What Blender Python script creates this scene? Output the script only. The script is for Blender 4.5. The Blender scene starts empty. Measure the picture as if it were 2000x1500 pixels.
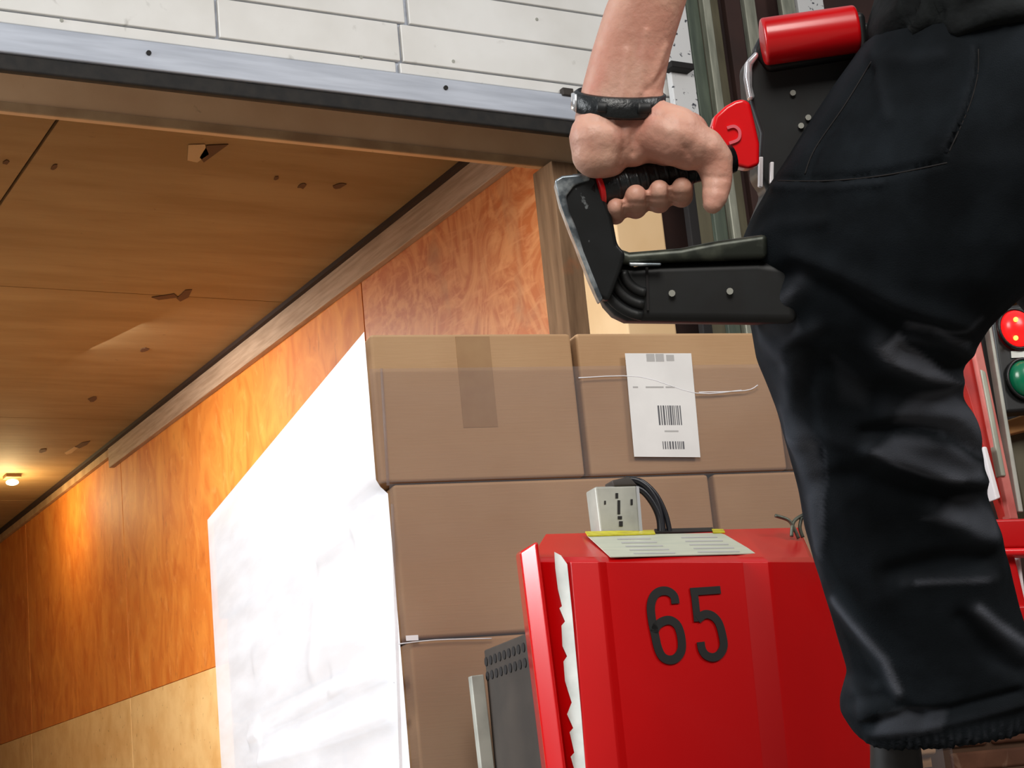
import bpy, bmesh, math, random
import numpy as np
from mathutils import Vector, Matrix, noise
C = bpy.context.scene.collection
SC = bpy.context.scene
random.seed(7)
rad = math.radians
# ------------------------------------------------------------------ camera
FPX = 3500.0                      # focal length in pixels of a 2000 px wide frame
YAW, PITCH, ROLL, ZC = rad(29.75), rad(13.74), rad(-5.66), 0.15
fw = Vector((math.sin(YAW)*math.cos(PITCH), math.cos(YAW)*math.cos(PITCH), math.sin(PITCH)))
r0 = Vector((math.cos(YAW), -math.sin(YAW), 0)); u0 = r0.cross(fw)
RT = r0*math.cos(ROLL) + u0*math.sin(ROLL)
UP = u0*math.cos(ROLL) - r0*math.sin(ROLL)
EYE = Vector((0, 0, ZC))
cd = bpy.data.cameras.new('camera'); cam = bpy.data.objects.new('camera', cd); C.objects.link(cam)
m = Matrix((RT, UP, -fw)).transposed().to_4x4(); m.translation = EYE
cam.matrix_world = m
cd.sensor_width = 36; cd.lens = 36*FPX/2000; cd.clip_start = 0.05; cd.clip_end = 200
SC.camera = cam
# ------------------------------------------------------------------ world, lamps, exposure
SC.view_settings.view_transform = 'Standard'; SC.view_settings.look = 'None'
SC.view_settings.exposure = 0.0; SC.view_settings.gamma = 1.0; SC.view_settings.use_curve_mapping = False
w = bpy.data.worlds.new('world'); SC.world = w; w.use_nodes = True
w.node_tree.nodes['Background'].inputs[0].default_value = (0.90, 0.95, 1.0, 1)
w.node_tree.nodes['Background'].inputs[1].default_value = 0.36

def area(name, loc, target, size, power, col=(1, 1, 1), sy=None, spread=180):
    l = bpy.data.lights.new(name, 'AREA'); l.energy = power; l.color = col; l.size = size; l.spread = rad(spread)
    if sy: l.shape = 'RECTANGLE'; l.size_y = sy
    o = bpy.data.objects.new(name, l); C.objects.link(o); o.location = loc
    o.rotation_euler = (Vector(target)-Vector(loc)).to_track_quat('-Z', 'Y').to_euler()
    return o
area('doorway_daylight', (-2.6, 4.35, 2.2), (1.6, 3.95, 0.75), 1.8, 88, (0.93, 0.97, 1.0), 2.4, 84)
area('hall_fill_light', (-1.4, -2.4, 3.9), (1.9, 3.4, 1.0), 2.4, 270, (1.0, 0.96, 0.90))
area('trailer_fill_light', (1.75, 8.2, 2.42), (2.5, 8.4, 0.0), 0.5, 120, (1.0, 0.95, 0.84), 2.6)  # unseen fill added to brighten the orange wall, no fixture there
area('hall_fill_light', (4.2, -1.6, 3.6), (2.0, 2.6, 0.6), 1.6, 120, (1.0, 0.97, 0.93))  # unseen fill added to lift the hood's dark right panel

# ------------------------------------------------------------------ geometry helpers
def at(px, py, d): return EYE + (RT*((px-1000)/FPX) - UP*((py-750)/FPX) + fw)*d
def ray(px, py): return RT*((px-1000)/FPX) - UP*((py-750)/FPX) + fw
def onplane(px, py, P, n):
    r = ray(px, py); return EYE + r*((Vector(P)-EYE).dot(n)/r.dot(n))
def onY(px, py, Y): return onplane(px, py, (0, Y, 0), Vector((0, 1, 0)))
def onX(px, py, X): return onplane(px, py, (X, 0, 0), Vector((1, 0, 0)))
def onZ(px, py, Z): return onplane(px, py, (0, 0, Z), Vector((0, 0, 1)))

def link(o, parent=None):
    C.objects.link(o)
    if parent is not None:
        o.parent = parent; o.matrix_parent_inverse = parent.matrix_world.inverted()
    return o
def thing(name, loc, label, cat, group=None):
    o = bpy.data.objects.new(name, None); o.empty_display_size = .1; C.objects.link(o)
    o.matrix_world = Matrix.Translation(Vector(loc))
    o.location = loc; o['label'] = label; o['category'] = cat
    if group: o['group'] = group
    bpy.context.view_layer.update()
    return o
def tag(o, label, cat, group=None):
    o['label'] = label; o['category'] = cat
    if group: o['group'] = group
    return o
def struct(o): o['kind'] = 'structure'; return o
def fin(name, bm, mat, parent=None, bevel=0, seg=2, smooth=False):
    bmesh.ops.recalc_face_normals(bm, faces=bm.faces)
    me = bpy.data.meshes.new(name); bm.to_mesh(me); bm.free()
    if mat is not None: me.materials.append(mat)
    if smooth:
        for p in me.polygons: p.use_smooth = True
    o = bpy.data.objects.new(name, me); link(o, parent)
    if bevel:
        b = o.modifiers.new('bevel', 'BEVEL'); b.width = bevel; b.segments = seg; b.limit_method = 'ANGLE'; b.angle_limit = rad(32)
        for p in me.polygons: p.use_smooth = True
        wn = o.modifiers.new('wn', 'WEIGHTED_NORMAL'); wn.keep_sharp = True
    return o
def add_box(bm, c, h, ax=None):
    ax = ax or (Vector((1, 0, 0)), Vector((0, 1, 0)), Vector((0, 0, 1)))
    c = Vector(c); v = []
    for k in (-1, 1):
        for j in (-1, 1):
            for i in (-1, 1):
                v.append(bm.verts.new(c + ax[0]*(i*h[0]) + ax[1]*(j*h[1]) + ax[2]*(k*h[2])))
    for f in ((0, 1, 3, 2), (4, 6, 7, 5), (0, 4, 5, 1), (2, 3, 7, 6), (0, 2, 6, 4), (1, 5, 7, 3)):
        bm.faces.new([v[i] for i in f])
def boxo(name, c, h, mat, parent=None, ax=None, bevel=0):
    bm = bmesh.new(); add_box(bm, c, h, ax); return fin(name, bm, mat, parent, bevel)
def box2(name, a, b, mat, parent=None, bevel=0):
    a = Vector(a); b = Vector(b); h = (b-a)*.5
    return boxo(name, (a+b)*.5, (abs(h.x), abs(h.y), abs(h.z)), mat, parent, None, bevel)
def add_prism(bm, pts, off):
    a = [bm.verts.new(p) for p in pts]; b = [bm.verts.new(p+off) for p in pts]; n = len(pts)
    bm.faces.new(a); bm.faces.new(b[::-1])
    for i in range(n): bm.faces.new((a[i], b[i], b[(i+1) % n], a[(i+1) % n]))
def prism(name, pts, off, mat, parent=None, bevel=0, seg=2):
    bm = bmesh.new(); add_prism(bm, pts, off); return fin(name, bm, mat, parent, bevel, seg)
def add_tube(bm, pts, r, n=10, cap=True):
    pts = [Vector(p) for p in pts]; rs = r if isinstance(r, (list, tuple)) else [r]*len(pts)
    rings = []; prev = None
    for i, p in enumerate(pts):
        t = (pts[min(i+1, len(pts)-1)] - pts[max(i-1, 0)]).normalized()
        if prev is None:
            a = t.orthogonal().normalized()
        else:
            a = (prev - t*prev.dot(t)).normalized()
        prev = a; b = t.cross(a)
        rings.append([bm.verts.new(p + (a*math.cos(k*2*math.pi/n) + b*math.sin(k*2*math.pi/n))*rs[i]) for k in range(n)])
    for i in range(len(rings)-1):
        for k in range(n):
            bm.faces.new((rings[i][k], rings[i][(k+1) % n], rings[i+1][(k+1) % n], rings[i+1][k]))
    if cap: bm.faces.new(rings[0][::-1]); bm.faces.new(rings[-1])
def tube(name, pts, r, mat, parent=None, n=10, bevel=0):
    bm = bmesh.new(); add_tube(bm, pts, r, n); return fin(name, bm, mat, parent, bevel, smooth=True)
def add_sphere(bm, c, r, seg=16, sc=None, M=None):
    mat = Matrix.Translation(Vector(c))
    if M is not None: mat = mat @ M
    if sc: mat = mat @ Matrix.Diagonal((sc[0], sc[1], sc[2], 1))
    bmesh.ops.create_uvsphere(bm, u_segments=seg, v_segments=seg//2+2, radius=r, matrix=mat)
def add_disc(bm, c, n, r, th, seg=24):
    n = n.normalized(); a = n.orthogonal().normalized(); b = n.cross(a)
    pts = [c + (a*math.cos(i*2*math.pi/seg) + b*math.sin(i*2*math.pi/seg))*r for i in range(seg)]
    add_prism(bm, pts, n*th)
def spline(pts, n=6):
    pts = [Vector(p) for p in pts]; out = []
    for i in range(len(pts)-1):
        p0 = pts[max(i-1, 0)]; p1 = pts[i]; p2 = pts[i+1]; p3 = pts[min(i+2, len(pts)-1)]
        for k in range(n):
            t = k/n
            out.append(0.5*((2*p1) + (p2-p0)*t + (2*p0-5*p1+4*p2-p3)*t*t + (3*p1-p0-3*p2+p3)*t**3))
    out.append(pts[-1]); return out
def add_ribbon(bm, pts, wdt, n, th):
    """flat stroke of width wdt lying in the plane of normal n, thickness th"""
    L = []; R = []
    for i, p in enumerate(pts):
        t = (pts[min(i+1, len(pts)-1)] - pts[max(i-1, 0)]).normalized(); s = n.cross(t).normalized()
        L.append(p+s*wdt/2); R.append(p-s*wdt/2)
    va = [[bm.verts.new(q+n*z) for q in S] for z in (0, th) for S in (L, R)]
    l0, r0_, l1, r1 = va
    for i in range(len(pts)-1):
        bm.faces.new((l1[i], r1[i], r1[i+1], l1[i+1])); bm.faces.new((l0[i], l0[i+1], r0_[i+1], r0_[i]))
        bm.faces.new((l0[i], l1[i], l1[i+1], l0[i+1])); bm.faces.new((r0_[i], r0_[i+1], r1[i+1], r1[i]))
    bm.faces.new((l0[0], r0_[0], r1[0], l1[0])); bm.faces.new((l0[-1], l1[-1], r1[-1], r0_[-1]))

# ------------------------------------------------------------------ materials
def srgb(r, g, b):
    f = lambda c: (c/255/12.92) if c/255 <= .04045 else ((c/255+.055)/1.055)**2.4
    return (f(r), f(g), f(b), 1)
def mat(name, col, rough=.6, metal=0, col2=None, scale=20, stretch=(1, 1, 1), detail=6, contrast=(.35, .65), bump=0, bscale=None, coat=0, spec=.5, bstretch=None, dist=0, layers=()):
    M = bpy.data.materials.new(name); M.use_nodes = True; nt = M.node_tree; N = nt.nodes; Lk = nt.links
    P = N['Principled BSDF']; P.inputs['Roughness'].default_value = rough; P.inputs['Metallic'].default_value = metal
    P.inputs['Coat Weight'].default_value = coat; P.inputs['Coat Roughness'].default_value = .15
    P.inputs['Specular IOR Level'].default_value = spec
    tc = N.new('ShaderNodeTexCoord')
    def nz(sc, st, dt, ds=0):
        mp = N.new('ShaderNodeMapping'); mp.inputs['Scale'].default_value = st; Lk.new(tc.outputs['Object'], mp.inputs[0])
        t = N.new('ShaderNodeTexNoise'); t.inputs['Scale'].default_value = sc; t.inputs['Detail'].default_value = dt
        t.inputs['Distortion'].default_value = ds
        Lk.new(mp.outputs[0], t.inputs[0]); return t
    cur = None
    if col2:
        t = nz(scale, stretch, detail, dist); cr = N.new('ShaderNodeValToRGB')
        cr.color_ramp.elements[0].position = contrast[0]; cr.color_ramp.elements[1].position = contrast[1]
        cr.color_ramp.elements[0].color = col; cr.color_ramp.elements[1].color = col2
        Lk.new(t.outputs[0], cr.inputs[0]); cur = cr.outputs[0]
    for (c, sc, st, lo, hi, amt) in layers:
        t = nz(sc, st, 5, .5); cr = N.new('ShaderNodeValToRGB')
        cr.color_ramp.elements[0].position = lo; cr.color_ramp.elements[1].position = hi
        cr.color_ramp.elements[0].color = (0, 0, 0, 1); cr.color_ramp.elements[1].color = (amt, amt, amt, 1)
        Lk.new(t.outputs[0], cr.inputs[0])
        mx = N.new('ShaderNodeMix'); mx.data_type = 'RGBA'
        Lk.new(cr.outputs[0], mx.inputs[0])
        if cur is None: mx.inputs[6].default_value = col
        else: Lk.new(cur, mx.inputs[6])
        mx.inputs[7].default_value = c; cur = mx.outputs[2]
    if cur is None: P.inputs['Base Color'].default_value = col
    else: Lk.new(cur, P.inputs['Base Color'])
    if bump:
        t = nz(bscale or scale, bstretch or stretch, 5); b = N.new('ShaderNodeBump'); b.inputs['Strength'].default_value = bump
        b.inputs['Distance'].default_value = .004
        Lk.new(t.outputs[0], b.inputs['Height']); Lk.new(b.outputs[0], P.inputs['Normal'])
    return M
def emit(name, col, s):
    M = bpy.data.materials.new(name); M.use_nodes = True; P = M.node_tree.nodes['Principled BSDF']
    P.inputs['Base Color'].default_value = col; P.inputs['Emission Color'].default_value = col; P.inputs['Emission Strength'].default_value = s
    P.inputs['Roughness'].default_value = .25
    return M
M = {}
M['door_white'] = mat('white_door_paint', srgb(242, 241, 238), .55, col2=srgb(228, 226, 221), scale=3, bump=.35, bscale=9, layers=((srgb(150, 146, 138), 14, (1, 1, 1), .66, .78, .5),))
M['alu'] = mat('brushed_aluminium', srgb(200, 206, 218), .45, .15, srgb(178, 184, 196), 5, (.6, 8, 8))
M['rubber'] = mat('black_rubber', srgb(18, 16, 15), .7, col2=srgb(34, 30, 26), scale=30)
M['header'] = mat('beige_painted_header', srgb(216, 178, 138), .7, col2=srgb(204, 164, 124), scale=4, layers=((srgb(96, 70, 46), 25, (1, 1, 1), .68, .8, .5),))
M['ceiling'] = mat('tan_plywood_ceiling', srgb(143, 117, 80), .75, col2=srgb(128, 100, 61), scale=3.2, stretch=(.5, 2.4, 1), detail=8, bump=.15, bscale=12,
                   layers=((srgb(112, 82, 50), 5, (1, 6, 1), .6, .75, .3), (srgb(84, 54, 30), 26, (1, 1.5, 1), .70, .78, .6)))
M['wall'] = mat('orange_plywood_wall', srgb(222, 142, 60), .6, col2=srgb(196, 104, 30), scale=2.6, stretch=(1, 2.2, 1.2), detail=9, contrast=(.3, .7), dist=1.2, bump=.12, bscale=20, coat=0,
                layers=((srgb(140, 66, 22), 9, (1, 3, 1), .6, .78, .5), (srgb(232, 160, 90), 7, (1, 2, 1.5), .6, .75, .5)))
M['wall_curl'] = mat('figured_plywood_wall', srgb(214, 140, 84), .5, col2=srgb(190, 102, 46), scale=4.2, stretch=(1, 1.0, .9), detail=7, contrast=(.36, .62), dist=4.5, bump=.12, bscale=20, coat=0,
                     layers=((srgb(222, 150, 96), 11, (1, .7, 3), .52, .68, .6), (srgb(150, 110, 80), 3, (1, 1, .6), .56, .72, .5)))
M['kick'] = mat('light_plywood_kickboard', srgb(236, 202, 146), .6, col2=srgb(222, 180, 120), scale=6, layers=((srgb(150, 104, 56), 30, (1, 1, 1), .66, .74, .7),))
M['trim'] = mat('grey_brown_batten', srgb(176, 150, 130), .7, col2=srgb(150, 124, 104), scale=8, stretch=(8, .5, 8))
M['trim_dark'] = mat('dark_gap_filler', srgb(40, 18, 10), .8)
M['trim_pale'] = mat('pale_batten', srgb(176, 144, 106), .7, col2=srgb(150, 116, 82), scale=8)
M['post'] = mat('weathered_wood_post', srgb(140, 108, 78), .75, col2=srgb(104, 76, 50), scale=5, stretch=(6, 6, .7), contrast=(.3, .7), bump=.3, layers=((srgb(150, 86, 46), 7, (1, 1, .6), .6, .7, .6),))
M['bounce_liner'] = mat('pale_bounce_liner', srgb(226, 222, 212), .6, col2=srgb(210, 206, 196), scale=3)  # unseen trailer walls, made pale to bounce neutral light onto the ceiling
M['concrete'] = mat('grey_concrete_floor', srgb(118, 112, 104), .8, col2=srgb(92, 88, 82), scale=3, detail=9)
M['trailer_floor'] = mat('worn_hardwood_floor', srgb(192, 176, 150), .6, col2=srgb(168, 150, 122), scale=5, stretch=(8, .6, 1))  # unseen floor, paled so its bounce on the ceiling is less orange
M['carton'] = mat('brown_cardboard', srgb(180, 144, 106), .8, col2=srgb(170, 132, 94), scale=4, detail=7, bump=.12, bscale=60, bstretch=(.25, .25, 4))
M['carton_pale'] = mat('beige_cardboard', srgb(212, 180, 138), .8, col2=srgb(204, 170, 126), scale=5)
M['tape'] = mat('brown_packing_tape', srgb(158, 122, 82), .35, col2=srgb(150, 112, 74), scale=20)
M['paper'] = mat('white_label_paper', srgb(232, 230, 228), .6, col2=srgb(222, 220, 218), scale=10)
M['ink'] = mat('grey_print_ink', srgb(92, 92, 96), .7)
M['ink_pale'] = mat('faded_print_ink', srgb(176, 174, 172), .7)
M['red'] = mat('red_machine_paint', srgb(206, 4, 8), .34, col2=srgb(194, 2, 6), scale=3, coat=.22, spec=.35, bump=.03, bscale=18)
M['red_gloss'] = mat('glossy_red_machine_paint', srgb(206, 4, 8), .24, coat=.6)
M['red_worn'] = mat('dull_red_paint', srgb(190, 40, 30), .5, col2=srgb(150, 26, 22), scale=8)
M['redplastic'] = mat('glossy_red_plastic', srgb(206, 10, 18), .28, coat=.4)
M['redbright'] = mat('bright_red_plastic', srgb(238, 12, 22), .3, coat=.3)
M['redpale'] = mat('pale_red_emboss', srgb(244, 110, 122), .3)
M['black_paint'] = mat('black_scuffed_paint', srgb(26, 28, 30), .38, .1, srgb(18, 20, 21), 30, layers=((srgb(120, 124, 126), 55, (1, 1, 1), .69, .73, .8),))
M['black_plain'] = mat('matte_black_plastic', srgb(24, 26, 27), .5, col2=srgb(20, 20, 20), scale=40)
M['black_gloss'] = mat('black_grip_rubber', srgb(30, 34, 36), .35, col2=srgb(20, 22, 24), scale=60, bump=.3, bscale=160)
M['steel_worn'] = mat('bare_worn_steel', srgb(196, 204, 208), .32, .7, srgb(104, 112, 118), 60, contrast=(.4, .6))
M['olive_bar'] = mat('worn_olive_steel', srgb(92, 96, 84), .4, .4, srgb(44, 48, 42), 24, (1, 1, 1), contrast=(.4, .6))
M['battery'] = mat('dark_battery_case', srgb(62, 54, 48), .6, col2=srgb(46, 40, 36), scale=8)
M['grey_steel'] = mat('pale_grey_steel', srgb(178, 178, 168), .45, .2, srgb(150, 150, 142), 14)
M['plate'] = mat('grey_green_plate', srgb(196, 198, 178), .5, col2=srgb(184, 188, 170), scale=12, stretch=(1, 5, 1))
M['yellow'] = mat('yellow_tape', srgb(208, 200, 40), .5, col2=srgb(178, 164, 24), scale=60)
M['decal'] = mat('white_worn_decal', srgb(228, 230, 224), .5, col2=srgb(204, 208, 202), scale=20)
M['digit'] = mat('black_number_decal', srgb(16, 14, 12), .5)
M['cable'] = mat('black_cable_rubber', srgb(26, 26, 32), .35)
M['chrome'] = mat('bright_steel_edge', srgb(226, 228, 232), .25, .6)
M['skin'] = mat('skin', srgb(214, 166, 146), .5, col2=srgb(202, 144, 124), scale=26, detail=4, bump=.25, bscale=130, layers=((srgb(204, 122, 110), 20, (1, 1, 1), .55, .75, .3), (srgb(216, 172, 146), 9, (1, 1, 1), .5, .7, .5)))
P = M['skin'].node_tree.nodes['Principled BSDF']; P.inputs['Subsurface Weight'].default_value = .12; P.inputs['Subsurface Radius'].default_value = (.01, .004, .002)
M['sweater'] = mat('black_sweatshirt', srgb(30, 33, 34), .9, col2=srgb(20, 22, 23), scale=30, bump=.4, bscale=90, spec=.15)
M['boot'] = mat('black_boot_leather', srgb(22, 20, 20), .5, col2=srgb(32, 28, 26), scale=40)
M['hair'] = mat('dark_brown_hair', srgb(46, 34, 26), .7, col2=srgb(30, 22, 16), scale=80)
M['cord'] = mat('grey_green_cord', srgb(48, 56, 55), .85)
M['brick'] = mat('worn_brown_brick', srgb(134, 90, 66), .8, col2=srgb(98, 60, 40), scale=9, contrast=(.35, .65), layers=((srgb(170, 140, 116), 16, (1, 1, 1), .62, .72, .6),))
M['mortar'] = mat('dark_brick_mortar', srgb(92, 66, 48), .9)
M['wall_dock'] = mat('dark_brown_dock_wall', srgb(62, 36, 30), .8, col2=srgb(44, 26, 22), scale=3)
M['olive'] = mat('olive_painted_steel', srgb(96, 90, 68), .6, col2=srgb(74, 68, 50), scale=7, stretch=(4, 4, .6))
M['greensteel'] = mat('grey_green_steel', srgb(92, 102, 88), .5, .1, srgb(64, 74, 64), 8, (4, 4, .5))
M['pale_track'] = mat('pale_zinc_track', srgb(166, 166, 150), .45, .3, srgb(130, 132, 118), 10, (4, 4, .6))
M['nearblack'] = mat('black_seal', srgb(24, 20, 20), .8)
M['speckled'] = mat('white_speckled_post', srgb(214, 214, 214), .6, col2=srgb(60, 62, 72), scale=42, contrast=(.62, .68))
M['wood_tan'] = mat('tan_board', srgb(196, 142, 86), .7, col2=srgb(160, 108, 58), scale=6)
M['pink'] = mat('faded_red_stripe', srgb(206, 120, 110), .6, col2=srgb(176, 80, 72), scale=10)
M['white_stripe'] = mat('white_reflective_stripe', srgb(236, 232, 234), .35)
M['lens_red'] = emit('lit_red_lens', (1, .01, .01, 1), 1.1)
M['lens_hot'] = emit('lit_bulb_glow', (1, .55, .08, 1), 2.2)
M['lens_green'] = mat('unlit_green_lens', srgb(10, 122, 84), .25, coat=.3)
M['bulb'] = emit('lit_trailer_bulb', (1, .86, .5, 1), 9)
M['gouge'] = mat('dark_gouge', srgb(84, 56, 34), .9)
M['gouge_pale'] = mat('pale_splintered_wood', srgb(176, 150, 116), .8)
M['pallet'] = mat('raw_pallet_wood', srgb(178, 140, 96), .8, col2=srgb(140, 104, 66), scale=6, stretch=(.6, 8, 8))
M['buckle'] = M['chrome']
# jeans: black denim with worn lighter ridges kept in a vertex attribute
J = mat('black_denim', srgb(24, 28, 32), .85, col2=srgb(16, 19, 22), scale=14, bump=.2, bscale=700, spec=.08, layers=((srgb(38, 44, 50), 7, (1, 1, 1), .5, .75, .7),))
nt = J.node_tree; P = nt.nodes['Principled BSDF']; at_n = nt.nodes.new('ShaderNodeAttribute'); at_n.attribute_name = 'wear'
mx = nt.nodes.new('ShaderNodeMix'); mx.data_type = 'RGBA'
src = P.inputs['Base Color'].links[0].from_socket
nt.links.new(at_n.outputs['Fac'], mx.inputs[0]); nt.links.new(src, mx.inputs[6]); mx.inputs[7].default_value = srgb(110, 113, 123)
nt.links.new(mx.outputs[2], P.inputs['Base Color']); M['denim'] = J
# stretch film: clear glossy sheet, plus a whitened copy that paints in the left side's glare
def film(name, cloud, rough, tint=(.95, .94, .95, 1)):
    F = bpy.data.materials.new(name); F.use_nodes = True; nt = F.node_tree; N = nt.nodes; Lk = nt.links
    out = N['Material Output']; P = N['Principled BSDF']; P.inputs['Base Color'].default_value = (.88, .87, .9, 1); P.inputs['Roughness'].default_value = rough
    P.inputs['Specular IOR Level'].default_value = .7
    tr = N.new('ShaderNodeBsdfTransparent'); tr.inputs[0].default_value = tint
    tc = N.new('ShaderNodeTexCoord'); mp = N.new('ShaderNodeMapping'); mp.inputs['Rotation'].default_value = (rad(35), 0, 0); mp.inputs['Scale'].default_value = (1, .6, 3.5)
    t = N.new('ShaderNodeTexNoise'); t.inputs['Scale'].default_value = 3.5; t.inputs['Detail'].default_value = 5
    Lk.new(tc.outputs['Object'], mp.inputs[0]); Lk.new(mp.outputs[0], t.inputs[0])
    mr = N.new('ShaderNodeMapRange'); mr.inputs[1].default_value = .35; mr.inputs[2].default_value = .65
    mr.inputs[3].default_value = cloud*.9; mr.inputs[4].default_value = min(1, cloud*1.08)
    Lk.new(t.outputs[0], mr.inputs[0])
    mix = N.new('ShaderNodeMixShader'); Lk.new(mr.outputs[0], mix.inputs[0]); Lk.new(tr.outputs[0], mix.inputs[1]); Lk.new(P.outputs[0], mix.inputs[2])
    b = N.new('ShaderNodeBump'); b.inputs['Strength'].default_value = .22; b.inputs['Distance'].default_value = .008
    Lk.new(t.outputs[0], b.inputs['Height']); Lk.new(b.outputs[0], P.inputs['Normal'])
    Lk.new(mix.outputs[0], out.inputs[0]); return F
M['film_side'] = film('glare_white_stretch_film', .78, .3)
M['film_front'] = film('clear_stretch_film', .07, .22, (.86, .83, .82, 1))

# ------------------------------------------------------------------ trailer shell
NEAR = at(1055, 330, 6.6)
XW, Y0 = NEAR.x, NEAR.y
ZCEIL = onX(925, 316, XW).z
XL = XW - 2.42; YEND = Y0 + 11.0
ZKICK = onX(205, 1381, XW).z
print('trailer', XW, Y0, ZCEIL, ZKICK)
struct(box2('floor', (-6, -5, -.12), (9, Y0-.05, 0), M['concrete']))
struct(box2('floor', (XL, Y0-.05, -.12), (XW, YEND, 0), M['trailer_floor']))
struct(box2('wall_left', (XL-.05, Y0, 0), (XL, YEND, ZCEIL), M['bounce_liner']))
struct(box2('wall_back', (XL-.05, YEND, 0), (XW+.05, YEND+.05, ZCEIL), M['bounce_liner']))
# right wall: plywood sheets above pale kickboards, on a backing
wr = struct(box2('wall_right', (XW+.02, Y0, 0), (XW+.06, YEND, ZCEIL+.02), M['trim_dark']))
seams = [Y0, onX(709, 600, XW).y, onX(246, 1140, XW).y]
while seams[-1] < YEND: seams.append(seams[-1] + 2.4)
seams[-1] = YEND
for i in range(len(seams)-1):
    a, b = seams[i]+.004, seams[i+1]-.004
    box2('plywood_panel', (XW, a, ZKICK+.003), (XW+.02, b, ZCEIL), M['wall_curl'] if i == 0 else M['wall'], wr, .002)
    box2('kickboard_panel', (XW-.006, a, 0), (XW+.02, b, ZKICK-.002), M['kick'], wr, .002)
# battens at the wall head
y1 = onX(222, 890, XW).y
zt = onX(600, 622, XW-.03).z
t1 = struct(box2('trim_1', (XW-.035, Y0+.02, zt), (XW, y1, ZCEIL-.012), M['trim'], None, .003))
t2 = struct(box2('trim_2', (XW-.03, y1+.01, zt+.075), (XW, YEND, ZCEIL-.02), M['trim_pale'], None, .003))
struct(box2('trim_3', (XW-.06, Y0+.02, ZCEIL-.02), (XW-.002, YEND, ZCEIL), M['trim_dark'], None))
# ceiling sheets
cl = struct(box2('ceiling', (XL-.05, Y0, ZCEIL+.018), (XW+.06, YEND, ZCEIL+.05), M['trim_dark']))
xs = onZ(55, 318, ZCEIL).x
ys = [Y0, Y0+2.4, Y0+4.8, Y0+7.2, YEND]
for (xa, xb) in ((XL, xs-.006), (xs+.006, XW)):
    for i in range(4):
        box2('ceiling_sheet', (xa, ys[i]+.003, ZCEIL), (xb, ys[i+1]-.003, ZCEIL+.018), M['ceiling'], cl, .002)
def gouge(px, py, w_, h_, mt, sl=0.0, nm='gouge'):
    n = 9; pts = []
    for i in range(n):
        a = i*2*math.pi/n; k = random.uniform(.65, 1.15)
        x = math.cos(a)*w_*k; y = math.sin(a)*h_*k
        q = onZ(px+x, py+y-sl*x, ZCEIL-.001); pts.append(q)
    prism(nm, pts, Vector((0, 0, -.0025)), mt, cl)
for g in ((12, 316, 8, 5, 'gouge'), (106, 326, 7, 6, 'gouge'), (590, 362, 9, 6, 'gouge'), (662, 362, 14, 6, 'gouge'), (282, 683, 10, 4, 'gouge'),
          (181, 779, 9, 5, 'gouge'), (84, 880, 8, 4, 'gouge'), (540, 347, 5, 4, 'gouge')):
    gouge(g[0], g[1], g[2], g[3], M[g[4]], .2)
for tri, mt in ((((368, 282), (400, 281), (408, 300), (385, 316), (366, 312)), 'gouge_pale'), (((404, 283), (446, 281), (420, 300), (398, 316), (390, 306)), 'gouge'),
                (((345, 582), (362, 566), (375, 565), (368, 580), (352, 588)), 'gouge'), (((296, 580), (340, 573), (348, 580), (310, 585)), 'gouge'),
                (((148, 872), (160, 864), (176, 861), (170, 868), (155, 875)), 'gouge'), (((126, 884), (145, 872), (152, 874), (140, 884), (130, 887)), 'gouge_pale')):
    prism('splinter', [onZ(x, y, ZCEIL-.001) for x, y in tri], Vector((0, 0, -.003)), M[mt], cl)
# door frame of the trailer: header and wooden jamb posts
YH = Y0-.035
hb = onY(560, 274, YH)
hd = struct(box2('trim_4', (XL-.3, YH, hb.z), (XW+.35, Y0-.001, hb.z+.75), M['header'], None, .008))
lip = box2('header_lip', (XL-.3, YH-.010, hb.z-.003), (XW+.30, YH, hb.z+.030), M['trim_pale'], hd, .004)
for (xa, xb, mt, dy) in ((1097, 1148, 'post', 0), (1149, 1178, 'olive', .03), (1179, 1206, 'post', .05)):
    a = onY(xa, 640, Y0-.05); b = onY(xb, 640, Y0-.05)
    struct(box2('trim_5', (a.x, Y0-.10+dy, 0), (b.x, Y0+.04, hb.z), M[mt], None, .004))

# ------------------------------------------------------------------ roll up door: boards over an aluminium rail
YD = Y0 - .32
rt = thing('rollup_door', (XW-1.2, YD, hb.z), 'white boarded roll-up door raised over the trailer opening, aluminium bottom rail', 'door')
def dz(px, py): return onY(px, py, YD).z
zr_b = dz(560, 172); zr_t = dz(560, 118); zs = [zr_t, dz(560, 93), dz(560, 15)]
hgt = zs[2]-zs[1]
for i in range(5): zs.append(zs[-1]+hgt)
xr = onY(1318, 200, YD).x; xl = XL-.25
box2('backing_sheet', (xl, YD+.012, zr_t), (xr, YD+.03, zs[-1]), M['alu'], rt)
box2('bottom_rail', (xl, YD-.02, zr_b), (xr, YD+.03, zr_t-.002), M['alu'], rt, .006)
box2('rubber_seal', (xl, YD-.012, zr_b-.055), (xr, YD+.02, zr_b), M['rubber'], rt, .008)
cuts = [[], []]
for i in range(len(zs)-1):
    row = sorted([onY(797-17*(i < 2), 75, YD).x, xl, xr] + ([onY(425, 75, YD).x] if i == 1 else []))
    if i == 0: row = [xl, onY(776, 130, YD).x, xr]
    for a, b in zip(row, row[1:]):
        o = box2('door_board', (a+(.008 if a > xl and i != 1 else .005), YD-.006, zs[i]+.0035), (b-(.008 if b < xr and i != 1 else .005), YD+.012, zs[i+1]-.0035), M['door_white'], rt, .004)
for (x, y) in ((290, 104), (870, 172)):
    q = onY(x, y, YD-.02); bm = bmesh.new(); add_disc(bm, q, Vector((0, -1, 0)), .008, .006, 10); fin('rivet', bm, M['rubber'], rt)
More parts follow.
